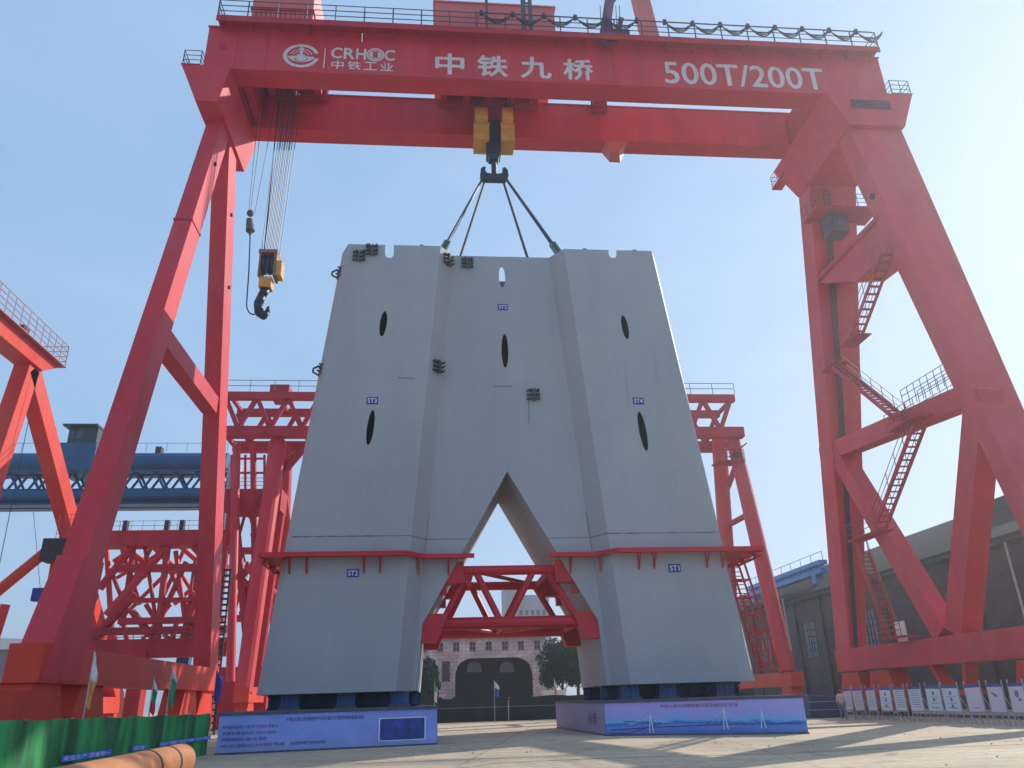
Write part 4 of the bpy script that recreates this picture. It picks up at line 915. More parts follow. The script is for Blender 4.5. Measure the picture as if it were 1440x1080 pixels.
for seg in ((326, 725, 344, 790, .16), (344, 725, 326, 790, .16), (326, 790, 346, 860, .16), (348, 790, 330, 860, .16), (372, 740, 390, 800, .18), (390, 740, 370, 800, .18), (352, 725, 366, 775, .2), (338, 860, 356, 930, .18), (356, 860, 340, 930, .18), (368, 800, 384, 860, .16), (384, 800, 366, 860, .16), (400, 690, 410, 780, .3), (326, 640, 326, 690, .14), (345, 640, 345, 690, .14), (372, 640, 372, 690, .14), (326, 645, 372, 645, .12), (326, 665, 372, 665, .12)):
    mb = MB(); mb.tube(M_(seg[0], seg[1], YM + 1.8), M_(seg[2], seg[3], YM + 1.8), seg[4], 6); mb.build('strut', RED, mp)
for y_, xx0, xx1 in ((775, 322, 386), (822, 322, 375), (870, 330, 370)):
    mb = MB(); mb.box((M_(xx0, y_).x, YM - .3, M_(xx0, y_).z - .3), (M_(xx1, y_).x, YM + .3, M_(xx0, y_).z + .3)); mb.build('cross_beam', RED3, mp)
mb = MB(); p_ = M_(345, 945); mb.box((p_.x - 2, YM - 1.5, 0), (p_.x + 2.4, YM + 1.5, p_.z + .4)); mb.build('base', RED3, mp)
mb = MB(); railing(mb, [(M_(322, 815).x, YM - 1, M_(322, 815).z), (M_(380, 815).x, YM - 1, M_(322, 815).z)], 1.1, .9, .03); mb.build('railing', RAILR, mp)
tk = thing('dust_silo', on(334, 985, 2, 0), 'narrow grey cylinder tank standing behind the far left crane leg', 'tank')
mb = MB(); a = on(331, 655, 1, 41); b_ = on(331, 710, 1, 41); mb.tube((a.x, 41, b_.z), (a.x, 41, a.z), .75, 16); mb.build('tank_body', FRAMEM, tk, smooth=False)
mb = MB(); mb.tube((a.x, 41, 0), (a.x, 41, b_.z), .35, 8); mb.build('post', RED3, tk)
# dark corrugated hoist ladder tower just right of the far left leg
ld = thing('ladder_tower', on(311, 990, 0, -19.9) , 'dark ribbed ladder tower right beside the far left crane leg', 'ladder')
x0 = on(311, 900, 1, 18).x
mb = MB()
for dx in (-.22, .22): mb.tube((x0 + dx, 18, 0), (x0 + dx - .1, 18, on(311, 800, 1, 18).z), .06, 6)
k = .3
while k < on(311, 800, 1, 18).z: mb.box((x0 - .27, 17.85, k), (x0 + .22, 18.1, k + .14)); k += .42
mb.build('ladder', HOOKD, ld)
# ================================================================== BLUE GANTRY behind left
YG = 54
G = lambda px, py, Y=YG: on(px, py, 1, Y)
bgx = thing('gantry_crane', (G(150, 700).x, YG, 0), 'blue gantry crane with long lattice girder and green trolley cabin, far left', 'gantry crane')
xa, xb = G(-120, 690).x, G(322, 670).x
zt0 = G(150, 641).z; zt1 = G(150, 667).z; zb0 = G(150, 690).z; zb1 = G(150, 708).z
for Y in (YG - 1.0, YG + 1.0):
    mb = MB(); mb.tube((xa, Y, (zt0 + zt1) / 2), (xb, Y, (zt0 + zt1) / 2), (zt0 - zt1) / 2, 14); mb.box((xa, Y - .6, zt1 - .1), (xb, Y + .6, zt1 + .35)); mb.build('top_chord', BLUE, bgx)
    mb = MB(); mb.tube((xa, Y, (zb0 + zb1) / 2), (xb, Y, (zb0 + zb1) / 2), (zb0 - zb1) / 2, 14); mb.box((xa, Y - .7, zb1 - .55), (xb, Y + .7, zb1 - .35)); mb.build('bottom_chord', BLUE, bgx)
    n_ = 15
    for i in range(n_):
        x0 = xa + (xb - xa) * i / n_; x1 = xa + (xb - xa) * (i + .5) / n_; x2 = xa + (xb - xa) * (i + 1) / n_
        mb = MB(); mb.tube((x0, Y, zb0), (x1, Y, zt1), .16, 6); mb.tube((x1, Y, zt1), (x2, Y, zb0), .16, 6); mb.build('lattice_bar', BLUE, bgx)
mb = MB(); railing(mb, [(xa, YG - 2, zt0 - .1), (xb, YG - 2, zt0 - .1)], 1.1, 2.5, .03, rails=(1,)); mb.build('railing', RAILM, bgx)
c = G(128, 620)
mb = MB(); mb.box((c.x - 2.2, YG - 3.2, zt1 - .3), (c.x + 2.2, YG + 2, zt0 + .7)); tr0 = mb.build('trolley', BLUE, bgx)
mb = MB(); mb.box((c.x - 1.6, YG - 2.6, zt0 + .7), (c.x + 1.8, YG + 1, zt0 + 2.9)); cb = mb.build('cabin', GREENC, bgx)
mb = MB(); mb.box((c.x - 2.2, YG - 3.2, zt0 + 2.9), (c.x + 1.9, YG + 1.4, zt0 + 3.15)); mb.build('cabin_roof', GREENC, cb)
mb = MB(); mb.box((c.x - .6, YG - 2.64, zt0 + 1.3), (c.x + .2, YG - 2.6, zt0 + 2.5)); mb.box((c.x - 1.4, YG - 2.64, zt0 + 1.3), (c.x - .9, YG - 2.6, zt0 + 2.5)); mb.build('window', GLASSD, cb)
for x in (xb - 1.0, xa + 6):
    for Y, d in ((YG - 1.6, -5), (YG + 1.6, 5)):
        mb = MB(); mb.beam((x, Y, zb1), (x, Y + d, .0), 1.3, 1.1, side=(1, 0, 0)); mb.build('leg', BLUE, bgx)
mb = MB(); mb.box((on(222, 637, 1, YG).x, YG - 1, zt0 - .1), (on(230, 637, 1, YG).x, YG, zt0 + .9)); mb.build('lamp_box', DARKS, bgx)
# ================================================================== RED LATTICE PORTAL, left
YP = 42
Q = lambda px, py, Y=YP: on(px, py, 1, Y)
rp = thing('lattice_portal', (Q(220, 900).x, YP, 0), 'red steel lattice portal with thick bright diagonal tubes, seen through the left crane frame', 'portal frame')
a, b_ = Q(92, 750), Q(330, 768)
mb = MB(); mb.box((a.x, YP - 1.2, b_.z), (b_.x, YP + 1.2, a.z)); tb = mb.build('top_girder', RED3, rp)
mb = MB(); railing(mb, [(a.x, YP - 1.1, a.z), (b_.x, YP - 1.1, a.z)], 1.0, 1.2, .025, rails=(1, .5)); mb.build('railing', RAILR, tb)
for px in (179, 237, 258): mb = MB(); mb.box((Q(px - 3, 750).x, YP - 1, a.z), (Q(px + 3, 750).x, YP - .4, a.z + 1.1)); mb.build('lamp_box', DARKS, tb)
for (x0, y0, x1, y1, r, m) in ((195, 758, 140, 828, .42, RED), (240, 762, 150, 865, .45, RED), (188, 768, 172, 880, .3, RED3), (236, 765, 221, 900, .36, RED), (203, 765, 222, 890, .2, RED3), (247, 775, 262, 885, .25, RED), (275, 785, 262, 870, .18, RED), (212, 900, 262, 790, .3, RED3), (222, 905, 186, 860, .35, RED3), (262, 885, 300, 840, .2, RED3), (130, 900, 190, 835, .5, RED3), (155, 800, 178, 858, .22, RED3), (292, 790, 255, 905, .35, RED), (272, 770, 300, 800, .3, RED)):
    mb = MB(); mb.tube(Q(x0, y0), Q(x1, y1), r, 8); mb.build('strut', m, rp)
for (x0, x1, y0, h) in ((165, 320, 800, .35), (168, 315, 874, .3), (120, 320, 889, .35), (90, 320, 915, .9), (180, 310, 845, .2)):
    p_ = Q(x0, y0); q_ = Q(x1, y0 + 0); mb = MB(); mb.box((p_.x, YP - .5, p_.z - h), (q_.x, YP + .5, p_.z + h)); mb.build('cross_beam', RED3, rp)
for (x0, y0, x1, y1, r) in ((170, 765, 196, 850, .28), (214, 768, 188, 815, .25), (225, 770, 265, 860, .25), (180, 905, 168, 850, .3), (240, 905, 250, 870, .3), (300, 770, 285, 905, .3), (205, 850, 240, 905, .25), (260, 770, 225, 850, .22)):
    mb = MB(); mb.tube(Q(x0, y0, YP + 6), Q(x1, y1, YP + 6), r, 8); mb.build('strut', RED3, rp)
for (x0, y0, x1, y1, r) in ((172, 768, 215, 800, .3), (215, 768, 252, 806, .28), (255, 770, 292, 802, .25), (160, 790, 190, 770, .3), (268, 800, 296, 772, .3), (150, 770, 158, 905, .3), (160, 815, 230, 775, .2), (170, 870, 240, 800, .22), (245, 850, 300, 800, .22), (130, 860, 165, 905, .3), (196, 905, 240, 850, .2), (285, 780, 292, 905, .25), (180, 775, 205, 812, .2), (250, 800, 300, 880, .2), (265, 905, 310, 850, .3)):
    mb = MB(); mb.tube(Q(x0, y0, YP + 3), Q(x1, y1, YP + 3), r, 8); mb.build('strut', RED2, rp)
for px in (110, 200, 300):
    p_ = Q(px, 915); mb = MB(); mb.box((p_.x - .7, YP - .8, 0), (p_.x + .7, YP + .8, p_.z)); mb.build('post', RED3, rp)
# scaffold rails and clutter on the lower platform
mb = MB(); p_ = Q(120, 905); q_ = Q(320, 905); railing(mb, [(p_.x, YP - 1, p_.z), (q_.x, YP - 1, p_.z)], 1.3, .8, .04); mb.build('railing', RAILR, rp)
# ================================================================== ORANGE GANTRY, far left
og = thing('gantry_crane', (on(40, 500, 2, 31).x, 18, 0), 'orange red gantry crane with splayed legs at the far left edge', 'gantry crane')
ap = on(40, 510, 2, 30.0); XO = ap.x; YO = ap.y
O_ = lambda px, py: on(px, py, 0, XO)
def tb_(p, q, w_, h, name='leg', m=RED2):
    mb = MB(); mb.beam(p, q, w_, h); return mb.build(name, m, og)
pA = V((XO, YO, 29.5)); ft = O_(172, 925)
tb_(pA, V((XO, ft.y, 2.8)) if abs(ft.z - 2.8) > 3 else ft, 1.3, 1.7)
dq = O_(0, 632) - pA; fn = pA + dq * ((2.8 - pA.z) / dq.z); tb_(pA, fn, 1.3, 1.7)
mb = MB(); y0, y1 = sorted((fn.y, ft.y)); mb.box((XO - .7, y0 - 1, 1.6), (XO + .7, y1 + 1, 3.2)); mb.build('sill_beam', RED2, og)
for y in (y0, y1): mb = MB(); mb.box((XO - .6, y - 1.5, 0), (XO + .6, y + 1.5, 1.6)); mb.build('bogie', RED2, og)
mb = MB(); mb.hexa([(XO - .9, YO - 18, 29.6), (XO + .9, YO - 18, 29.6), (XO + .9, YO + .9, 29.6), (XO - .9, YO + .9, 29.6), (XO - 1.1, YO - 18, 31.0), (XO + 1.1, YO - 18, 31.0), (XO + 1.1, YO + 3.2, 31.0), (XO - 1.1, YO + 3.2, 31.0)]); mb.build('end_beam', RED2, og)
mb = MB(); mb.box((XO - 40, YO - 6, 31), (XO - 1.2, YO - 4.4, 33.8)); gg = mb.build('girder', RED2, og)
mb = MB(); railing(mb, [(XO - 1.0, YO + 3.1, 31.0), (XO + 1.5, YO + 3.1, 31.0), (XO + 1.5, YO - 18, 31.0)], 2.0, 1.2, .035, rails=(1, .75, .5, .25)); mb.box((XO + .9, YO - 18, 30.9), (XO + 1.6, YO + 3.2, 31.0)); mb.build('railing', RAILR, og)
mb = MB(); mb.box((XO - .5, YO - 2.6, 31.0), (XO + .4, YO - 1.6, 32.4)); mb.build('lamp_box', DARKS, og)
mb = MB(); mb.beam(pA.lerp(fn, .42), pA.lerp(fn, .46), 1.5, 1.9); mb.build('joint_flange', RED3, og)
mb = MB(); mb.tube(V((XO + 1, YO, 29)), V((XO + 2, YO - 1, 8)), .03, 5); mb.build('hanging_cable', CABLE, og)
# slanted orange boom lower left
ob = thing('slanted_boom', on(60, 990, 1, 24), 'bright orange slanted boom rising to a steel bracket, left edge', 'boom')
Yb = 24; T = lambda px, py: on(px, py, 1, Yb)
mb = MB(); mb.tube(T(-60, 878), T(78, 765), .42, 12); mb.build('boom_tube', RED2, ob)
mb = MB(); p_ = T(82, 768); mb.box((p_.x - .9, Yb - .8, p_.z - 1.3), (p_.x + 1.1, Yb + .8, p_.z + .5)); mb.build('boom_head', DARKS, ob)
mb = MB(); mb.beam(T(82, 775), T(60, 900), .6, .6); mb.beam(T(98, 775), T(70, 900), .4, .4); mb.beam(T(66, 890), T(64, 985), 1.2, .8); mb.build('post', RED3, ob)
mb = MB(); railing(mb, [T(78, 757), T(110, 757)], 2.0, .4, .02, rails=(1, .8, .6, .4, .2)); mb.build('railing', RAILR, ob)
mb = MB(); p_ = T(62, 838); mb.box((p_.x - .5, Yb - 1, p_.z - .5), (p_.x + .4, Yb - .4, p_.z + .5)); mb.build('junction_box', SIGNB, ob)
mb = MB(); mb.tube(T(47, 720), T(57, 832), .02, 4); mb.build('hanging_cable', CABLE, ob)
mb = MB(); mb.beam(T(-40, 1000), T(8, 850), .5, .5); mb.build('post', RED2, ob)
# low white building far left and blue tarpaulin roof
lw = thing('white_shed', (on(10, 900, 1, 50).x, 52, 0), 'low white walled shed with pale roof at the far left behind the cranes', 'shed')
a, b_ = on(-60, 900, 1, 50), on(62, 900, 1, 50); zr = on(30, 889, 1, 50).z; ze = on(30, 905, 1, 50).z
mb = MB(); mb.box((a.x, 50, 0), (b_.x, 60, ze - .6)); mb.build('wall', CONCB, lw)
mb = MB(); mb.hexa([(a.x, 49.5, ze - .6), (b_.x + .5, 49.5, ze - .6), (b_.x + .5, 60, ze - .6), (a.x, 60, ze - .6), (a.x, 49.6, zr - .3), (b_.x + .4, 49.6, zr - .9), (b_.x - 1, 60, zr - .5), (a.x, 60, zr)]); mb.build('roof', WHITE, lw)
mb = MB()
for k in range(6): x = b_.x - 2 - k * 3; mb.box((x, 49.94, 2), (x + 1.4, 50, 4.5))
mb.build('window', GLASSD, lw)
# ================================================================== CENTRE: stone building with arches, tower block, trees, fence
YS = 62
W = lambda px, py, Y=YS: on(px, py, 1, Y)
sb = thing('stone_building', (W(690, 970).x, YS, 0), 'weathered grey stone building with large dark arches, seen beyond the central gap', 'building')
bx0, bx1 = W(560, 940).x, W(768, 940).x; zt2 = W(690, 897).z; za = W(690, 925).z
arches = [(W(588, 950).x, W(617, 950).x), (W(640, 950).x, W(749, 950).x)]
xb0 = W(618, 940).x
def wall_arch(mb, x0, x1, y0, y1, z1, arcs, spring, rise):
    xs = [x0]
    cur = x0
    for (a, b) in arcs:
        mb.box((cur, y0, 0), (a, y1, z1)); k = 28
        for i in range(k):
            xa_, xb_ = a + (b - a) * i / k, a + (b - a) * (i + 1) / k
            f = lambda x: spring + rise * min(1, math.sqrt(max(0, 1 - (max(0, abs(x - (a + b) / 2) - max(0, (b - a) / 2 - 2.2)) / min(2.2, (b - a) / 2)) ** 2)))
            za_, zb_ = f(xa_), f(xb_)
            mb.hexa([(xa_, y0, za_), (xb_, y0, zb_), (xb_, y1, zb_), (xa_, y1, za_), (xa_, y0, z1), (xb_, y0, z1), (xb_, y1, z1), (xa_, y1, z1)])
        cur = b
    mb.box((cur, y0, 0), (x1, y1, z1))
mb = MB(); wall_arch(mb, bx0, bx1, YS, YS + .6, za + .35, arches, za - 1.9, 1.9); fw = mb.build('arcade_wall', STONE, sb)
mb = MB(); ncol = 9; xs = [bx0 + (bx1 - bx0) * i / ncol for i in range(ncol + 1)]
zw0, zw1 = W(690, 914).z, W(690, 902).z
for i in range(ncol):
    a, b_ = xs[i], xs[i + 1]; m1 = a + (b_ - a) * .32; m2 = a + (b_ - a) * .68
    mb.box((a, YS, za + .35), (m1, YS + .6, zt2)); mb.box((m2, YS, za + .35), (b_, YS + .6, zt2)); mb.box((m1, YS, za + .35), (m2, YS + .6, zw0)); mb.box((m1, YS, zw1), (m2, YS + .6, zt2))
mb.build('upper_wall', STONE, sb)
for i in range(ncol):
    a, b_ = xs[i], xs[i + 1]; m1 = a + (b_ - a) * .32; m2 = a + (b_ - a) * .68
    mb = MB(); mb.box((m1, YS + .25, zw0), (m2, YS + .3, zw1)); wn = mb.build('window', GLASSD, sb)
    mb = MB(); xm = (m1 + m2) / 2; mb.box((xm - .05, YS + .2, zw0), (xm + .05, YS + .25, zw1)); mb.box((m1, YS + .2, (zw0 + zw1) / 2 - .04), (m2, YS + .25, (zw0 + zw1) / 2 + .04)); mb.box((m1 - .1, YS - .1, zw0 - .12), (m2 + .1, YS, zw0)); mb.build('window_frame', TILE, wn)
for zz_ in (W(630, 937).z, W(630, 951).z):
    mb = MB(); x_ = W(627, 940).x; mb.box((x_ - .5, YS - .06, zz_ - .6), (x_ + .5, YS - .01, zz_ + .6)); mb.build('window', GLASSD, sb)
mb = MB(); mb.box((bx0 - .3, YS - .35, zt2), (bx1 + .3, YS + 12, zt2 + .25)); 
for k in range(30): x = bx0 + (bx1 - bx0) * random.random(); mb.box((x, YS - .3 + random.random() * 3, zt2 + .25), (x + random.uniform(.2, 1), YS + 4, zt2 + .25 + random.uniform(.1, .5)))
mb.build('roof', TILE, sb)
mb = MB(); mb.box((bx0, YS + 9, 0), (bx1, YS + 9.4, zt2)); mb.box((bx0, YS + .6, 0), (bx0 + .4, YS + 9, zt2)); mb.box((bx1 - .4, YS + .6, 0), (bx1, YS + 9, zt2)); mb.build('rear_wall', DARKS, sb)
for px in (667, 713):
    mb = MB(); c_ = W(px, 939, YS + 8.9); mb.prism([(c_.x - 1, YS + 8.9, c_.z - .6)] + [(c_.x - 1 * math.cos(a_), YS + 8.9, c_.z + .8 * math.sin(a_)) for a_ in [math.pi * i / 8 for i in range(9)]] + [(c_.x + 1, YS + 8.9, c_.z - .6)], (0, .05, 0)); mb.build('lunette_window', PANELW, sb)
# tower block
tw = thing('tower_block', (on(722, 900, 1, 190).x, 190, 0), 'distant hazy grey residential tower block seen through the red tie truss', 'tower block')
a, b_ = on(712, 900, 1, 190), on(775, 900, 1, 190); ztw = on(720, 822, 1, 190).z
mb = MB(); mb.box((a.x, 190, 0), (a.x + 3.5, 205, ztw)); mb.box((a.x + 3.5, 191, 0), (b_.x, 206, ztw - 3)); wl = mb.build('wall', CONCB, tw)
mb = MB(); fl_ = 3.0
for k in range(1, int((ztw - 4) / fl_)):
    for j in range(5): x = a.x + 4.2 + j * 1.7; mb.box((x, 190.93, k * fl_ + .8), (x + .9, 191, k * fl_ + 2.2)) if x < b_.x - 1 else None
    mb.box((a.x + .8, 189.93, k * fl_ + .8), (a.x + 2.6, 190, k * fl_ + 2.2))
mb.build('window', GLASSD, tw)
# trees
def tree(loc, h, r, label, leafm=LEAF, n_=6000, sq=1.0, group='trees beyond the dark fence'):
    t = thing('leafy_tree', loc, label, 'tree', group); L = V(loc)
    mb = MB(); mb.tube(L, L + V((.1, 0, h * .5)), .16 * r / 2, 8, r2=.09 * r / 2)
    limbs = []
    for i in range(7):
        a = i * 2.4; q = L + V((math.cos(a) * r * .55, math.sin(a) * r * .55, h * (.5 + .055 * i))); mb.tube(L + V((.06, 0, h * (.28 + .03 * i))), q, .07, 6, r2=.03); limbs.append(q)
    mb.build('trunk', BARK, t)
    mb = MB(); cl = [(q, r * random.uniform(.35, .5)) for q in limbs] + [(L + V((random.uniform(-.5, .5) * r, random.uniform(-.5, .5) * r, h * random.uniform(.4, .92))), r * random.uniform(.3, .48)) for _ in range(9)]
    for i in range(n_):
        c_, cr_ = random.choice(cl); d = V((random.gauss(0, 1), random.gauss(0, 1), random.gauss(0, .8))).normalized() * cr_ * random.uniform(.55, 1.05)
        p = c_ + d; s_ = random.uniform(.10, .24) * sq; u = V((random.uniform(-1, 1), random.uniform(-1, 1), random.uniform(-1, 1))).normalized(); w2 = u.orthogonal().normalized()
        mb.add([p - u * s_, p + w2 * s_ * .6, p + u * s_, p - w2 * s_ * .6], [[0, 1, 2, 3]])
    mb.build('crown', leafm, t, fixn=False)
for i, (px, Y, h, r, lb, m) in enumerate(((790, 54, 8.4, 3.0, 'dark green tree just right of the stone building', LEAF), (812, 57, 9.3, 3.4, 'dark tree half hidden behind the right foot of the tower section', LEAF), (606, 66, 7.4, 2.4, 'blue green tree left of the stone building, beside the left foot', LEAF2), (590, 56, 6.5, 2.6, 'dark tree behind the left foot of the tower section', LEAF))):
    x = on(px, 960, 1, Y).x; tree((x, Y, 0), h, r, lb, m)
# dark netted fence across the gap
fx0, fx1, FY = -16, 24, 29
fe = thing('netted_fence', ((fx0 + fx1) / 2, FY, 0), 'dark green netted fence with a thin rail running across the gap between the plinths', 'fence')
mb = MB(); k = 80; vs = []
for i in range(k + 1):
    x = fx0 + (fx1 - fx0) * i / k; y = FY + .05 * math.sin(i * 1.7) + .03 * math.sin(i * 4.1); vs += [(x, y, .03), (x, y + .04, 1.95 + .04 * math.sin(i * .9))]
mb.add(vs, [[2 * i, 2 * i + 2, 2 * i + 3, 2 * i + 1] for i in range(k)]); mb.build('netting', NETD, fe, fixn=False)
mb = MB(); mb.tube((fx0, FY - .12, 1.15), (fx1, FY - .12, 1.2), .022, 6); mb.build('rail', FRAMEM, fe)
for i in range(9): x = fx0 + i * 5; mb = MB(); mb.tube((x, FY + .12, 0), (x, FY + .12, 2.1), .05, 6); mb.build('post', RAILM, fe)
x_ = on(715, 990, 1, FY - .5).x
lp = thing('signal_post', (x_, FY - .5, 0), 'thin post with a small round head in front of the dark netted fence', 'post')
mb = MB(); mb.tube((x_, FY - .5, 0), (x_, FY - .5, 1.7), .05, 6); mb.build('post', POLE, lp); mb = MB(); mb.ball((x_, FY - .5, 1.78), .14); mb.build('lamp_head', DARKS, lp)
# white cabin
c_ = on(781, 975, 1, 36)
ca = thing('site_cabin', (c_.x, 36, 0), 'small white site cabin with two dark windows behind the netted fence', 'cabin')
a, b_ = on(767, 975, 1, 36), on(796, 975, 1, 36); z1_ = on(781, 972, 1, 36).z
mb = MB(); mb.box((a.x, 36, 0), (b_.x, 38.4, z1_)); mb.box((a.x - .1, 35.9, z1_), (b_.x + .1, 38.5, z1_ + .1)); mb.build('body', WHITE, ca)
for f in (.28, .68): mb = MB(); x = a.x + (b_.x - a.x) * f; mb.box((x, 35.96, z1_ - .75), (x + .35, 36, z1_ - .35)); mb.build('window', GLASSD, ca)
# dark low clutter behind the gap
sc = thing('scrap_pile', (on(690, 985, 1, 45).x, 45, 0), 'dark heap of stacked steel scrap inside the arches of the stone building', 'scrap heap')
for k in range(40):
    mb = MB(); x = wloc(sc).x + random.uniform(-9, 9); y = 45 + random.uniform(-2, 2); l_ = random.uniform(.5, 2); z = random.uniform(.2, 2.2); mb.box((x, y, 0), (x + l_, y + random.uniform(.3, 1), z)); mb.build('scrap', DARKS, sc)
# ================================================================== RIGHT: brick shed
SX = 38.0
wz = on(1440, 752, 0, SX).z
bs = thing('brick_shed', (SX, 45, 0), 'long dark brick industrial shed with sheet roof along the right side of the yard', 'shed')
y0, y1 = -12, 118
mb = MB(); mb.box((SX, y0, 0), (SX + .5, y1, wz)); mb.build('wall', BRICK, bs)
mb = MB()
yy = y0 + 2
while yy < y1: mb.box((SX - .3, yy, 0), (SX, yy + .8, wz - .4)); yy += 6.5
mb.box((SX - .35, y0, wz - .4), (SX, y1, wz)); mb.build('pilaster', BRICK, bs)
yy = y0 + 4.6; 
while yy < 95:
    mb = MB(); mb.box((SX - .04, yy, 5.2), (SX + .0, yy + 2.4, 8.8)); wn = mb.build('window', GLASSD, bs)
    mb = MB()
    for k in range(1, 4): mb.box((SX - .08, yy + k * .6 - .04, 5.2), (SX - .04, yy + k * .6 + .04, 8.8))
    for k in range(1, 5): mb.box((SX - .07, yy, 5.2 + k * .72 - .03), (SX - .03, yy + 2.4, 5.2 + k * .72 + .03))
    mb.build('window_frame', ROOFG, wn); yy += 13
RX = 49; rz_ = on(1247, 767, 0, RX).z
mb = MB(); mb.add([(SX - .6, y0 - .4, wz + .02), (SX - .6, y1, wz + .02), (RX, y1, rz_), (RX, y0 - .4, rz_), (2 * RX - SX, y0 - .4, wz), (2 * RX - SX, y1, wz)], [[0, 1, 2, 3], [3, 2, 5, 4]])
rf = mb.build('roof', ROOFG, bs, fixn=False)
sol = rf.modifiers.new('s', 'SOLIDIFY'); sol.thickness = .25
mb = MB(); mb.box((SX - .65, y0 - .4, wz - .25), (SX - .45, y1, wz + .0)); mb.build('gutter', DARKS, bs)
mb = MB(); mb.prism([(SX + .5, y0 + .3, 0), (2 * RX - SX, y0 + .3, 0), (2 * RX - SX, y0 + .3, wz - .2), (RX, y0 + .3, rz_ - .3), (SX + .5, y0 + .3, wz - .2)], (0, .5, 0)); mb.build('gable_wall', BRICKX, bs)
ym = on(1372, 701, 0, RX - 3).y; zm_ = on(1384, 694, 0, RX - 3).z
mb = MB(); mb.prism([(RX - 3.6, ym, rz_ - 2.5), (RX + 3.6, ym, rz_ - 2.5), (RX + 3.6, ym, zm_ - 1.0), (RX, ym, zm_ + .2), (RX - 3.6, ym, zm_ - 1.0)], (0, y0 - ym, 0)); mb.build('roof_monitor', ROOFG, bs)
for px, py in ((1415, 770), (1088, 858)):
    p_ = on(px, py, 0, SX - .4); mb = MB(); mb.tube((SX - .4, p_.y, 0.3), (SX - .4, p_.y, wz - .1), .09, 8); mb.build('downpipe', POLE, bs)
# blue truss on / above the shed roof
bt = thing('blue_truss', (41, 60, 0), 'bright blue lattice truss beam rising over the far brick shed roof', 'truss beam')
XB_ = 41.0
a = on(1157, 787, 0, XB_); b_ = on(1052, 818, 0, XB_); zc_ = a.z; y_a, y_b = a.y, b_.y; hz_ = zc_ - on(1157, 806, 0, XB_).z
mb = MB(); mb.box((XB_ - .5, y_a, zc_ - .5), (XB_ + .5, y_b, zc_)); mb.box((XB_ - .5, y_a, zc_ - hz_), (XB_ + .5, y_b, zc_ - hz_ + .5)); mb.build('chord', BLUE2, bt)
n_ = 16
for i in range(n_):
    ya_, yb_ = y_a + (y_b - y_a) * i / n_, y_a + (y_b - y_a) * (i + 1) / n_; ym_ = (ya_ + yb_) / 2
    mb = MB(); mb.beam((XB_, ya_, zc_ - hz_ + .4), (XB_, ym_, zc_ - .4), .3, .28); mb.beam((XB_, ym_, zc_ - .4), (XB_, yb_, zc_ - hz_ + .4), .3, .28); mb.build('lattice_bar', BLUE2, bt)
mb = MB(); railing(mb, [(XB_, y_a, zc_), (XB_, y_b, zc_)], 1.0, 3, .04, rails=(1,)); mb.build('railing', BLUE2, bt)
for y in (y_a + 2, y_b - 2): mb = MB(); mb.beam((XB_, y, 0), (XB_, y, zc_ - hz_), 1.0, 1.0); mb.build('post', BLUE2, bt)
# blue-tarped stack beyond the right plinth
ts = thing('tarped_stack', (19.5, 14, 0), 'dark blue tarpaulin covered stack between the right plinth and the crane foot', 'covered stack')
a, b_ = on(1128, 990, 1, 12), on(1178, 990, 1, 12)
mb = MB(); k = 12; vs = []
ring_ = [(a.x, 11, 0), (b_.x, 11, 0), (b_.x, 15, 0), (a.x, 15, 0)]
mb.hexa([*[(x, y, 0) for x, y, z in ring_], (a.x + .1, 11.1, 1.45), (b_.x - .1, 11.1, 1.25), (b_.x - .1, 14.9, 1.3), (a.x + .1, 14.9, 1.5)]); mb.build('tarpaulin', mat('tarpaulin_navy', (.02, .05, .14), .5, .4, 2), ts, bevel=.1)
mb = MB(); 
for k in (.5, 1.0): mb.tube((a.x - .03, 10.95, k), (b_.x + .03, 10.95, k), .02, 5)
mb.build('lashing', POLE, ts)
# ================================================================== DISPLAY BOARDS
BX = 21.3
edges = [(1188, 1201), (1202.5, 1217), (1219.5, 1236), (1238, 1257), (1258.5, 1279), (1281, 1302), (1305, 1328), (1329, 1356), (1362, 1388), (1391, 1419), (1420.5, 1449)]
desc = ['leftmost display board with a violet header, beside the person in pink', 'second display board from the left with a violet header', 'third display board from the left, pale green sheet under a violet header', 'fourth display board from the left with three small diagrams', 'fifth display board from the left, greenish sheet with a plain top', 'sixth display board from the left, blue header over a list of lines', 'seventh display board from the left with two round diagrams', 'eighth display board from the left in front of the red bogie with a cluster diagram', 'ninth display board, pinkish and almost blank, right of the red crane foot', 'tenth display board with one small green sketch', 'last display board at the right edge with a dark round figure']
heads = [HEADV, HEADV, HEADV, HEADB, HEADV, HEADB, HEADB, HEADB, HEADB, HEADB, HEADB]
pans = [PANELP, PANELP, PANELG, PANELW, PANELG, PANELW, PANELG, PANELW, PANELP, PANELP, PANELP]
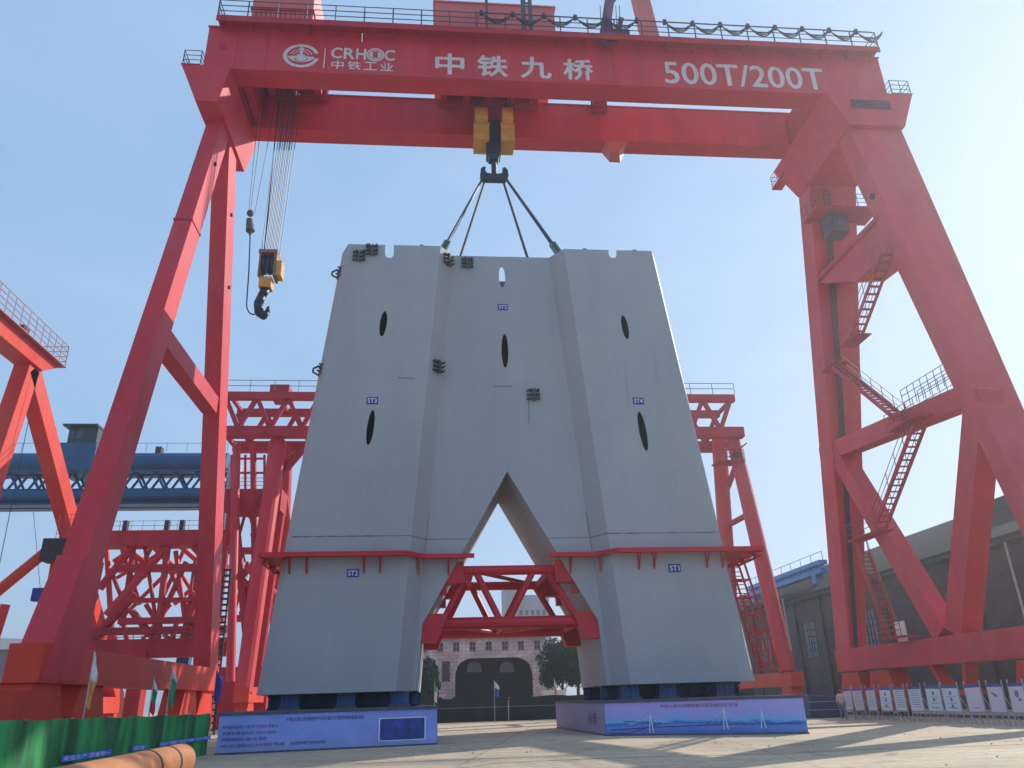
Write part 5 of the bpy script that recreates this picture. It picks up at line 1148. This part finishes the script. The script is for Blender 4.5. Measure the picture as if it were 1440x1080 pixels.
for i, (e0, e1) in enumerate(edges):
    ya, yb = on(e0, 990, 0, BX).y, on(e1, 990, 0, BX).y; yb = ya - (ya - yb) * .80; yc = (ya + yb) / 2; wd = ya - yb
    t = thing('display_board', (BX, yc, 0), desc[i], 'display board', 'display boards standing in a row on the right')
    mb = MB(); mb.box((BX, yb, .55), (BX + .05, ya, 1.60)); pn = mb.build('panel', pans[i], t)
    mb = MB(); mb.box((BX - .01, yb, 1.60), (BX + .06, ya, 1.74)); mb.build('header', heads[i], t)
    mb = MB()
    for y in (ya + .01, yb - .01): mb.beam((BX + .02, y, 0), (BX + .02, y, 1.9), .05, .05); mb.beam((BX + .6, y, 0), (BX + .05, y, 1.2), .04, .04)
    mb.box((BX - .015, yb, .48), (BX + .06, ya, .55)); mb.build('frame', FRAMEM, t)
    mb = MB(); x = BX - .006
    if i in (0, 1, 2, 5, 4):
        for k in range(8): zz_ = 1.5 - k * .11; mb.box((x, yb + .15 * wd, zz_), (BX, ya - (.12 + .1 * random.random()) * wd, zz_ + .025))
    elif i in (3, 6, 7):
        for k in range(3 if i != 6 else 2): mb.tube((x, yc, 1.38 - k * .3), (BX, yc, 1.38 - k * .3), .10, 10)
        mb.box((x, yb + .2 * wd, .68), (BX, ya - .2 * wd, .72))
        for k in range(2): mb.box((x, yb + .2 * wd, 1.2 - k * .3), (BX, ya - .2 * wd, 1.22 - k * .3))
    elif i == 9: mb.beam((x, yc - .1, 1.2), (x, yc + .25, 1.35), .01, .1)
    elif i == 10: mb.tube((x, yc, 1.3), (BX, yc, 1.3), .15, 12); mb.box((x, yc - .25, 1.0), (BX, yc - .05, 1.12))
    else: mb.box((x, yb + .3 * wd, .7), (BX, ya - .3 * wd, .73))
    t.rotation_euler = (random.uniform(-.03, .03), random.uniform(-.02, .05), random.uniform(-.06, .06))
    mb.build('printed_figure', mat('print_grey_blue', (.16, .2, .35), .6, .1, 3) if 'print_grey_blue' not in MATS else MATS['print_grey_blue'], pn)
# ================================================================== PERSON beside the boards
def skin_obj(name, verts, edges, radii, m, parent, sub=2):
    me = bpy.data.meshes.new(name); org = wloc(parent)
    me.from_pydata([V(p) for p in verts], edges, []); o = bpy.data.objects.new(name, me); COL.objects.link(o); o.parent = parent
    sk = o.modifiers.new('skin', 'SKIN'); sk.use_smooth_shade = True
    me.skin_vertices[0].data[0].use_root = True
    for q, r in zip(me.skin_vertices[0].data, radii): q.radius = (r, r) if not isinstance(r, tuple) else r
    if sub: ss = o.modifiers.new('sub', 'SUBSURF'); ss.levels = sub; ss.render_levels = sub
    me.materials.append(m); return o
pl_ = on(1187.5, 1012.5, 2, 0)
pe = thing('person', (pl_.x, pl_.y, 0), 'person in a pale pink shirt and grey trousers standing by the leftmost display board', 'person')
Hh = 1.66
bv = [(0, 0, .92), (0, 0, 1.08), (0, .0, 1.28), (0, 0, 1.40), (0, 0, 1.47), (0, -.01, 1.56),
      (-.17, 0, 1.36), (-.22, .02, 1.12), (-.23, -.05, .90), (-.23, -.07, .82),
      (.17, 0, 1.36), (.22, .02, 1.12), (.22, -.06, .90), (.22, -.08, .82),
      (-.09, 0, .84), (-.10, -.01, .48), (-.11, .02, .09), (-.12, -.12, .04),
      (.09, 0, .84), (.11, -.03, .48), (.12, .0, .09), (.13, -.14, .04)]
be = [(0, 1), (1, 2), (2, 3), (3, 4), (4, 5), (3, 6), (6, 7), (7, 8), (8, 9), (3, 10), (10, 11), (11, 12), (12, 13), (0, 14), (14, 15), (15, 16), (16, 17), (0, 18), (18, 19), (19, 20), (20, 21)]
br = [(.145, .11), (.13, .10), (.155, .11), (.10, .08), .05, .075, .06, .045, .035, .03, .06, .045, .035, .03, .09, .062, .042, .035, .09, .062, .042, .035]
body = skin_obj('body', bv, be, br, SKIN, pe)
mb = MB(); o_ = wloc(pe); mb.ball(o_ + V((0, 0, 1.56)), .105, 14, 10, (.82, .95, 1.12)); mb.ball(o_ + V((0, -.10, 1.545)), .022, 8, 6); 
for s_ in (-1, 1): mb.ball(o_ + V((s_ * .087, .0, 1.55)), .025, 8, 6, (.4, 1, 1.2))
mb.build('head', SKIN, pe, smooth=True)
mb = MB(); mb.ball(o_ + V((0, .018, 1.595)), .108, 14, 10, (.86, .93, 1.0)); mb.build('hair', HAIR, pe, smooth=True)
sv = [(0, 0, .86), (0, 0, 1.08), (0, 0, 1.28), (0, 0, 1.41), (-.17, 0, 1.37), (-.225, .02, 1.12), (-.23, -.04, .95), (.17, 0, 1.37), (.225, .02, 1.12), (.225, -.05, .95)]
skin_obj('shirt', sv, [(0, 1), (1, 2), (2, 3), (3, 4), (4, 5), (5, 6), (3, 7), (7, 8), (8, 9)], [(.17, .13), (.155, .12), (.175, .125), (.10, .085), .075, .06, .05, .075, .06, .05], SHIRT, pe)
tv = [(0, 0, .90), (-.09, 0, .82), (-.10, -.01, .48), (-.11, .02, .12), (.09, 0, .82), (.11, -.03, .48), (.12, 0, .12)]
skin_obj('trousers', tv, [(0, 1), (1, 2), (2, 3), (0, 4), (4, 5), (5, 6)], [(.155, .12), .105, .08, .065, .105, .08, .065], TROUS, pe)
for s_ in (-1, 1):   # hands with fingers
    b0 = V((s_ * .23, -.07, .80)); vs = [(b0.x, b0.y, b0.z + .05), (b0.x, b0.y, b0.z)]; es = [(0, 1)]; rs = [.026, .03]
    for f in range(4):
        yy = (f - 1.5) * .018; L_ = (.065, .075, .07, .055)[f]; i0 = len(vs); vs += [(b0.x, b0.y + yy, b0.z - .035), (b0.x - s_ * .008, b0.y + yy, b0.z - .035 - L_ * .6), (b0.x - s_ * .022, b0.y + yy, b0.z - .035 - L_)]; es += [(1, i0), (i0, i0 + 1), (i0 + 1, i0 + 2)]; rs += [.010, .009, .008]
    i0 = len(vs); vs += [(b0.x - s_ * .005, b0.y - .04, b0.z), (b0.x - s_ * .012, b0.y - .05, b0.z - .035)]; es += [(1, i0), (i0, i0 + 1)]; rs += [.011, .009]
    skin_obj('hand', [V(v_) for v_ in vs], es, rs, SKIN, pe, 1)
pe.rotation_euler = (0, 0, math.radians(150))
# ================================================================== NEAR GREEN FENCE, BLUE STRIPE, PIPE, FLAGS (left foreground)
F0 = V((-12.75, -8.5, 0)); F1_ = on(0, 1077, 2, .66); F1 = F0 + (V((F1_.x, F1_.y, 0)) - F0) * 1.25; d = (F1 - F0); Lf = d.length; dd = d.normalized(); nn = V((-dd.y, dd.x, 0))
if nn.x < 0: nn = -nn
nf = thing('netted_fence', F0.lerp(F1, .5), 'near bright green mesh hoarding with a thin blue slogan strip, lower left foreground', 'fence')
mb = MB(); k = 90; vs = []
for i in range(k + 1):
    p = F0.lerp(F1, i / k); off = nn * (.05 * math.sin(i * 1.3) + .03 * math.sin(i * 3.7)); sg = .03 * math.sin(i * .55)
    vs += [p + off + V((0, 0, .05)), p + off * .6 + V((0, 0, .8)), p + off * .4 + V((0, 0, 1.49 + .07 * i / k + sg * .5))]
mb.add(vs, [[3 * i + j, 3 * i + 3 + j, 3 * i + 4 + j, 3 * i + 1 + j] for i in range(k) for j in (0, 1)]); nl_ = mb.build('netting', NETG, nf, fixn=False, smooth=True)
for i in range(9): p = F0.lerp(F1, i / 8) - nn * .1; mb = MB(); mb.tube(p, p + V((0, 0, 1.55)), .04, 6); mb.build('post', POLE, nf)
STRB = mat('strip_blue_plastic', (.02, .16, .85), .4, .08, 2)
for f0, f1, z0_, z1_ in ((.0, .30, .60, .72), (.36, .42, .58, .71), (.50, .66, .56, .70)):
    a = F0.lerp(F1, f0) + nn * .1; b_ = F0.lerp(F1, f1) + nn * .1
    mb = MB(); mb.add([a + V((0, 0, z0_)), b_ + V((0, 0, z0_)), b_ + V((0, 0, z1_)), a + V((0, 0, z1_))], [[0, 1, 2, 3]]); sb_ = mb.build('slogan_strip', STRB, nf, fixn=False)
    L_ = (b_ - a).length
    R = (a - b_).normalized(); text_mesh('安全生产 质量第一 ' * max(1, int(L_ / 1.6)), .1, L_ - .1, .015, z1_ - z0_ - .015, .01, 'lettering', WHITE, sb_, frame=(b_ + V((0, 0, z0_)), R, V((0, 0, 1)), nn))
# orange pipe lying in front of the fence
pp = thing('orange_pipe', on(120, 1075, 2, 0), 'thick orange steel pipe lying in front of the green mesh hoarding', 'pipe')
rp_ = .40; e1 = on(250, 1094, 2, 0); e0 = on(66, 1080, 2, .85); pe1 = V((e1.x, e1.y, .43)); pe0 = V((e0.x, e0.y, .43)); pe0.z = .43; pe0 = pe1 + (pe0 - pe1) * 1.5
mb = MB(); mb.tube(pe0, pe1, rp_, 24); mb.build('pipe_body', ORP, pp, smooth=False)
dv = (pe1 - pe0).normalized()
mb = MB(); mb.tube(pe1, pe1 + dv * .12, rp_ * .97, 24, r2=rp_ * .6); mb.build('end_cap', ORP, pp)
for k in (1.6, 3.4): mb = MB(); c_ = pe1 - dv * k; mb.tube(c_, c_ + dv * .16, rp_ * 1.02, 24); mb.build('strap', STRAP, pp)
for k in (1.5, 8): c_ = pe1 - dv * k; mb = MB(); mb.box((c_.x - .6, c_.y - .12, 0), (c_.x + .6, c_.y + .12, .125)); mb.build('timber_rest', BARK, pp)
ty = thing('old_tyre', (-14.0, -25.6, 0), 'dark old tyre lying by the pipe at the lower left edge', 'tyre')
mb = MB(); c_ = V((-13.2, -24.3, .16)); n1, n2 = 24, 8; vs = []
for i in range(n1):
    a = 2 * math.pi * i / n1
    for j in range(n2):
        q = 2 * math.pi * j / n2; rr_ = .34 + .13 * math.cos(q); vs.append((c_.x + rr_ * math.cos(a), c_.y + rr_ * math.sin(a), c_.z + .12 * math.sin(q)))
mb.add(vs, [[i * n2 + j, ((i + 1) % n1) * n2 + j, ((i + 1) % n1) * n2 + (j + 1) % n2, i * n2 + (j + 1) % n2] for i in range(n1) for j in range(n2)]); mb.build('tread', STRAP, ty, smooth=True)
def flag(px, py_top, py_bot, Y, lab, cols, wpx=10, hang=True, group='feather flags along the yard'):
    a = on(px, py_top, 1, Y); b0 = V((a.x, Y, 0)); t = thing('feather_flag', b0, lab, 'flag', group)
    mb = MB(); mb.tube(b0, V((a.x, Y, a.z)), .035, 6, r2=.02); mb.build('pole', POLE, t)
    zb1 = on(px, py_bot, 1, Y).z; wd = abs(on(px + wpx, py_top, 1, Y).x - a.x); n_ = 14; k = len(cols)
    for c in range(k):
        mb = MB(); vs = []
        for i in range(n_ + 1):
            u = (c + i / n_) / k; z = a.z + (zb1 - a.z) * u; wv = wd * (math.sin(min(1, u * 2.2 + .08) * H) * (1 - .35 * u)); off = .12 * math.sin(u * 9 + px)
            vs += [(a.x, Y, z), (a.x + wv * .55, Y + off, z - .1), (a.x + wv, Y - off * .6, z - .22)]
        mb.add(vs, [[3 * i + j, 3 * i + 1 + j, 3 * i + 4 + j, 3 * i + 3 + j] for i in range(n_) for j in (0, 1)]); o = mb.build('cloth', cols[c], t, fixn=False, smooth=True)
        s_ = o.modifiers.new('s', 'SOLIDIFY'); s_.thickness = .01
flag(133, 916, 992, -8.5, 'tall white and orange feather flag in front of the left sill beam', [FLGW, FLGO], 11)
flag(217, 952, 1000, -3.5, 'short white, green and red feather flag in front of the left sill beam', [FLGW, FLGG, FLGR], 9)
flag(243, 935, 990, -4.5, 'white and green feather flag nearest the far left crane leg', [FLGW, FLGG, FLGG], 11)
flag(695, 956, 978, 28, 'white and blue flag flying before the stone arches', [FLGW, FLGB], -8)
flag(611, 958, 985, 27, 'narrow pale green flag beside the left foot of the tower section', [FLGG, FLGW], 5)
flag(779, 953, 975, 34, 'white and orange feather flag rising above the white cabin', [FLGW, FLGO], 4)
flag(305, 940, 985, 12, 'blue flag with a white edge just right of the far left crane leg', [FLGB, FLGB], 12)
# loose debris on the yard
random.seed(3)
mb = MB()
for k in range(160):
    x = random.uniform(-12, 24); y = random.uniform(-24, 24); s_ = random.uniform(.015, .045); mb.ball((x, y, s_ * .3), s_, 5, 3, (1, random.uniform(.5, 1.3), .6))
tag(mb.build('gravel', TILE), 'scattered small stones and grit on the yard', 'grit', kind='stuff')
# ================================================================== AIR
HAZE = True
if HAZE:
    m = bpy.data.materials.new('haze_air'); m.use_nodes = True; n = m.node_tree; n.nodes.clear(); o = n.nodes.new('ShaderNodeOutputMaterial'); p = n.nodes.new('ShaderNodeVolumePrincipled')
    p.inputs['Color'].default_value = (.86, .92, 1, 1); p.inputs['Density'].default_value = .0009; p.inputs['Anisotropy'].default_value = .6; n.links.new(p.outputs[0], o.inputs['Volume'])
    mb = MB(); mb.box((-R_ - 20, -320, -1), (R_ + 20, R_ + 20, 60)); hz_o = mb.build('haze', m); tag(hz_o, 'pale daylight haze over the yard', 'haze', kind='stuff')
print('objects', len(bpy.data.objects))
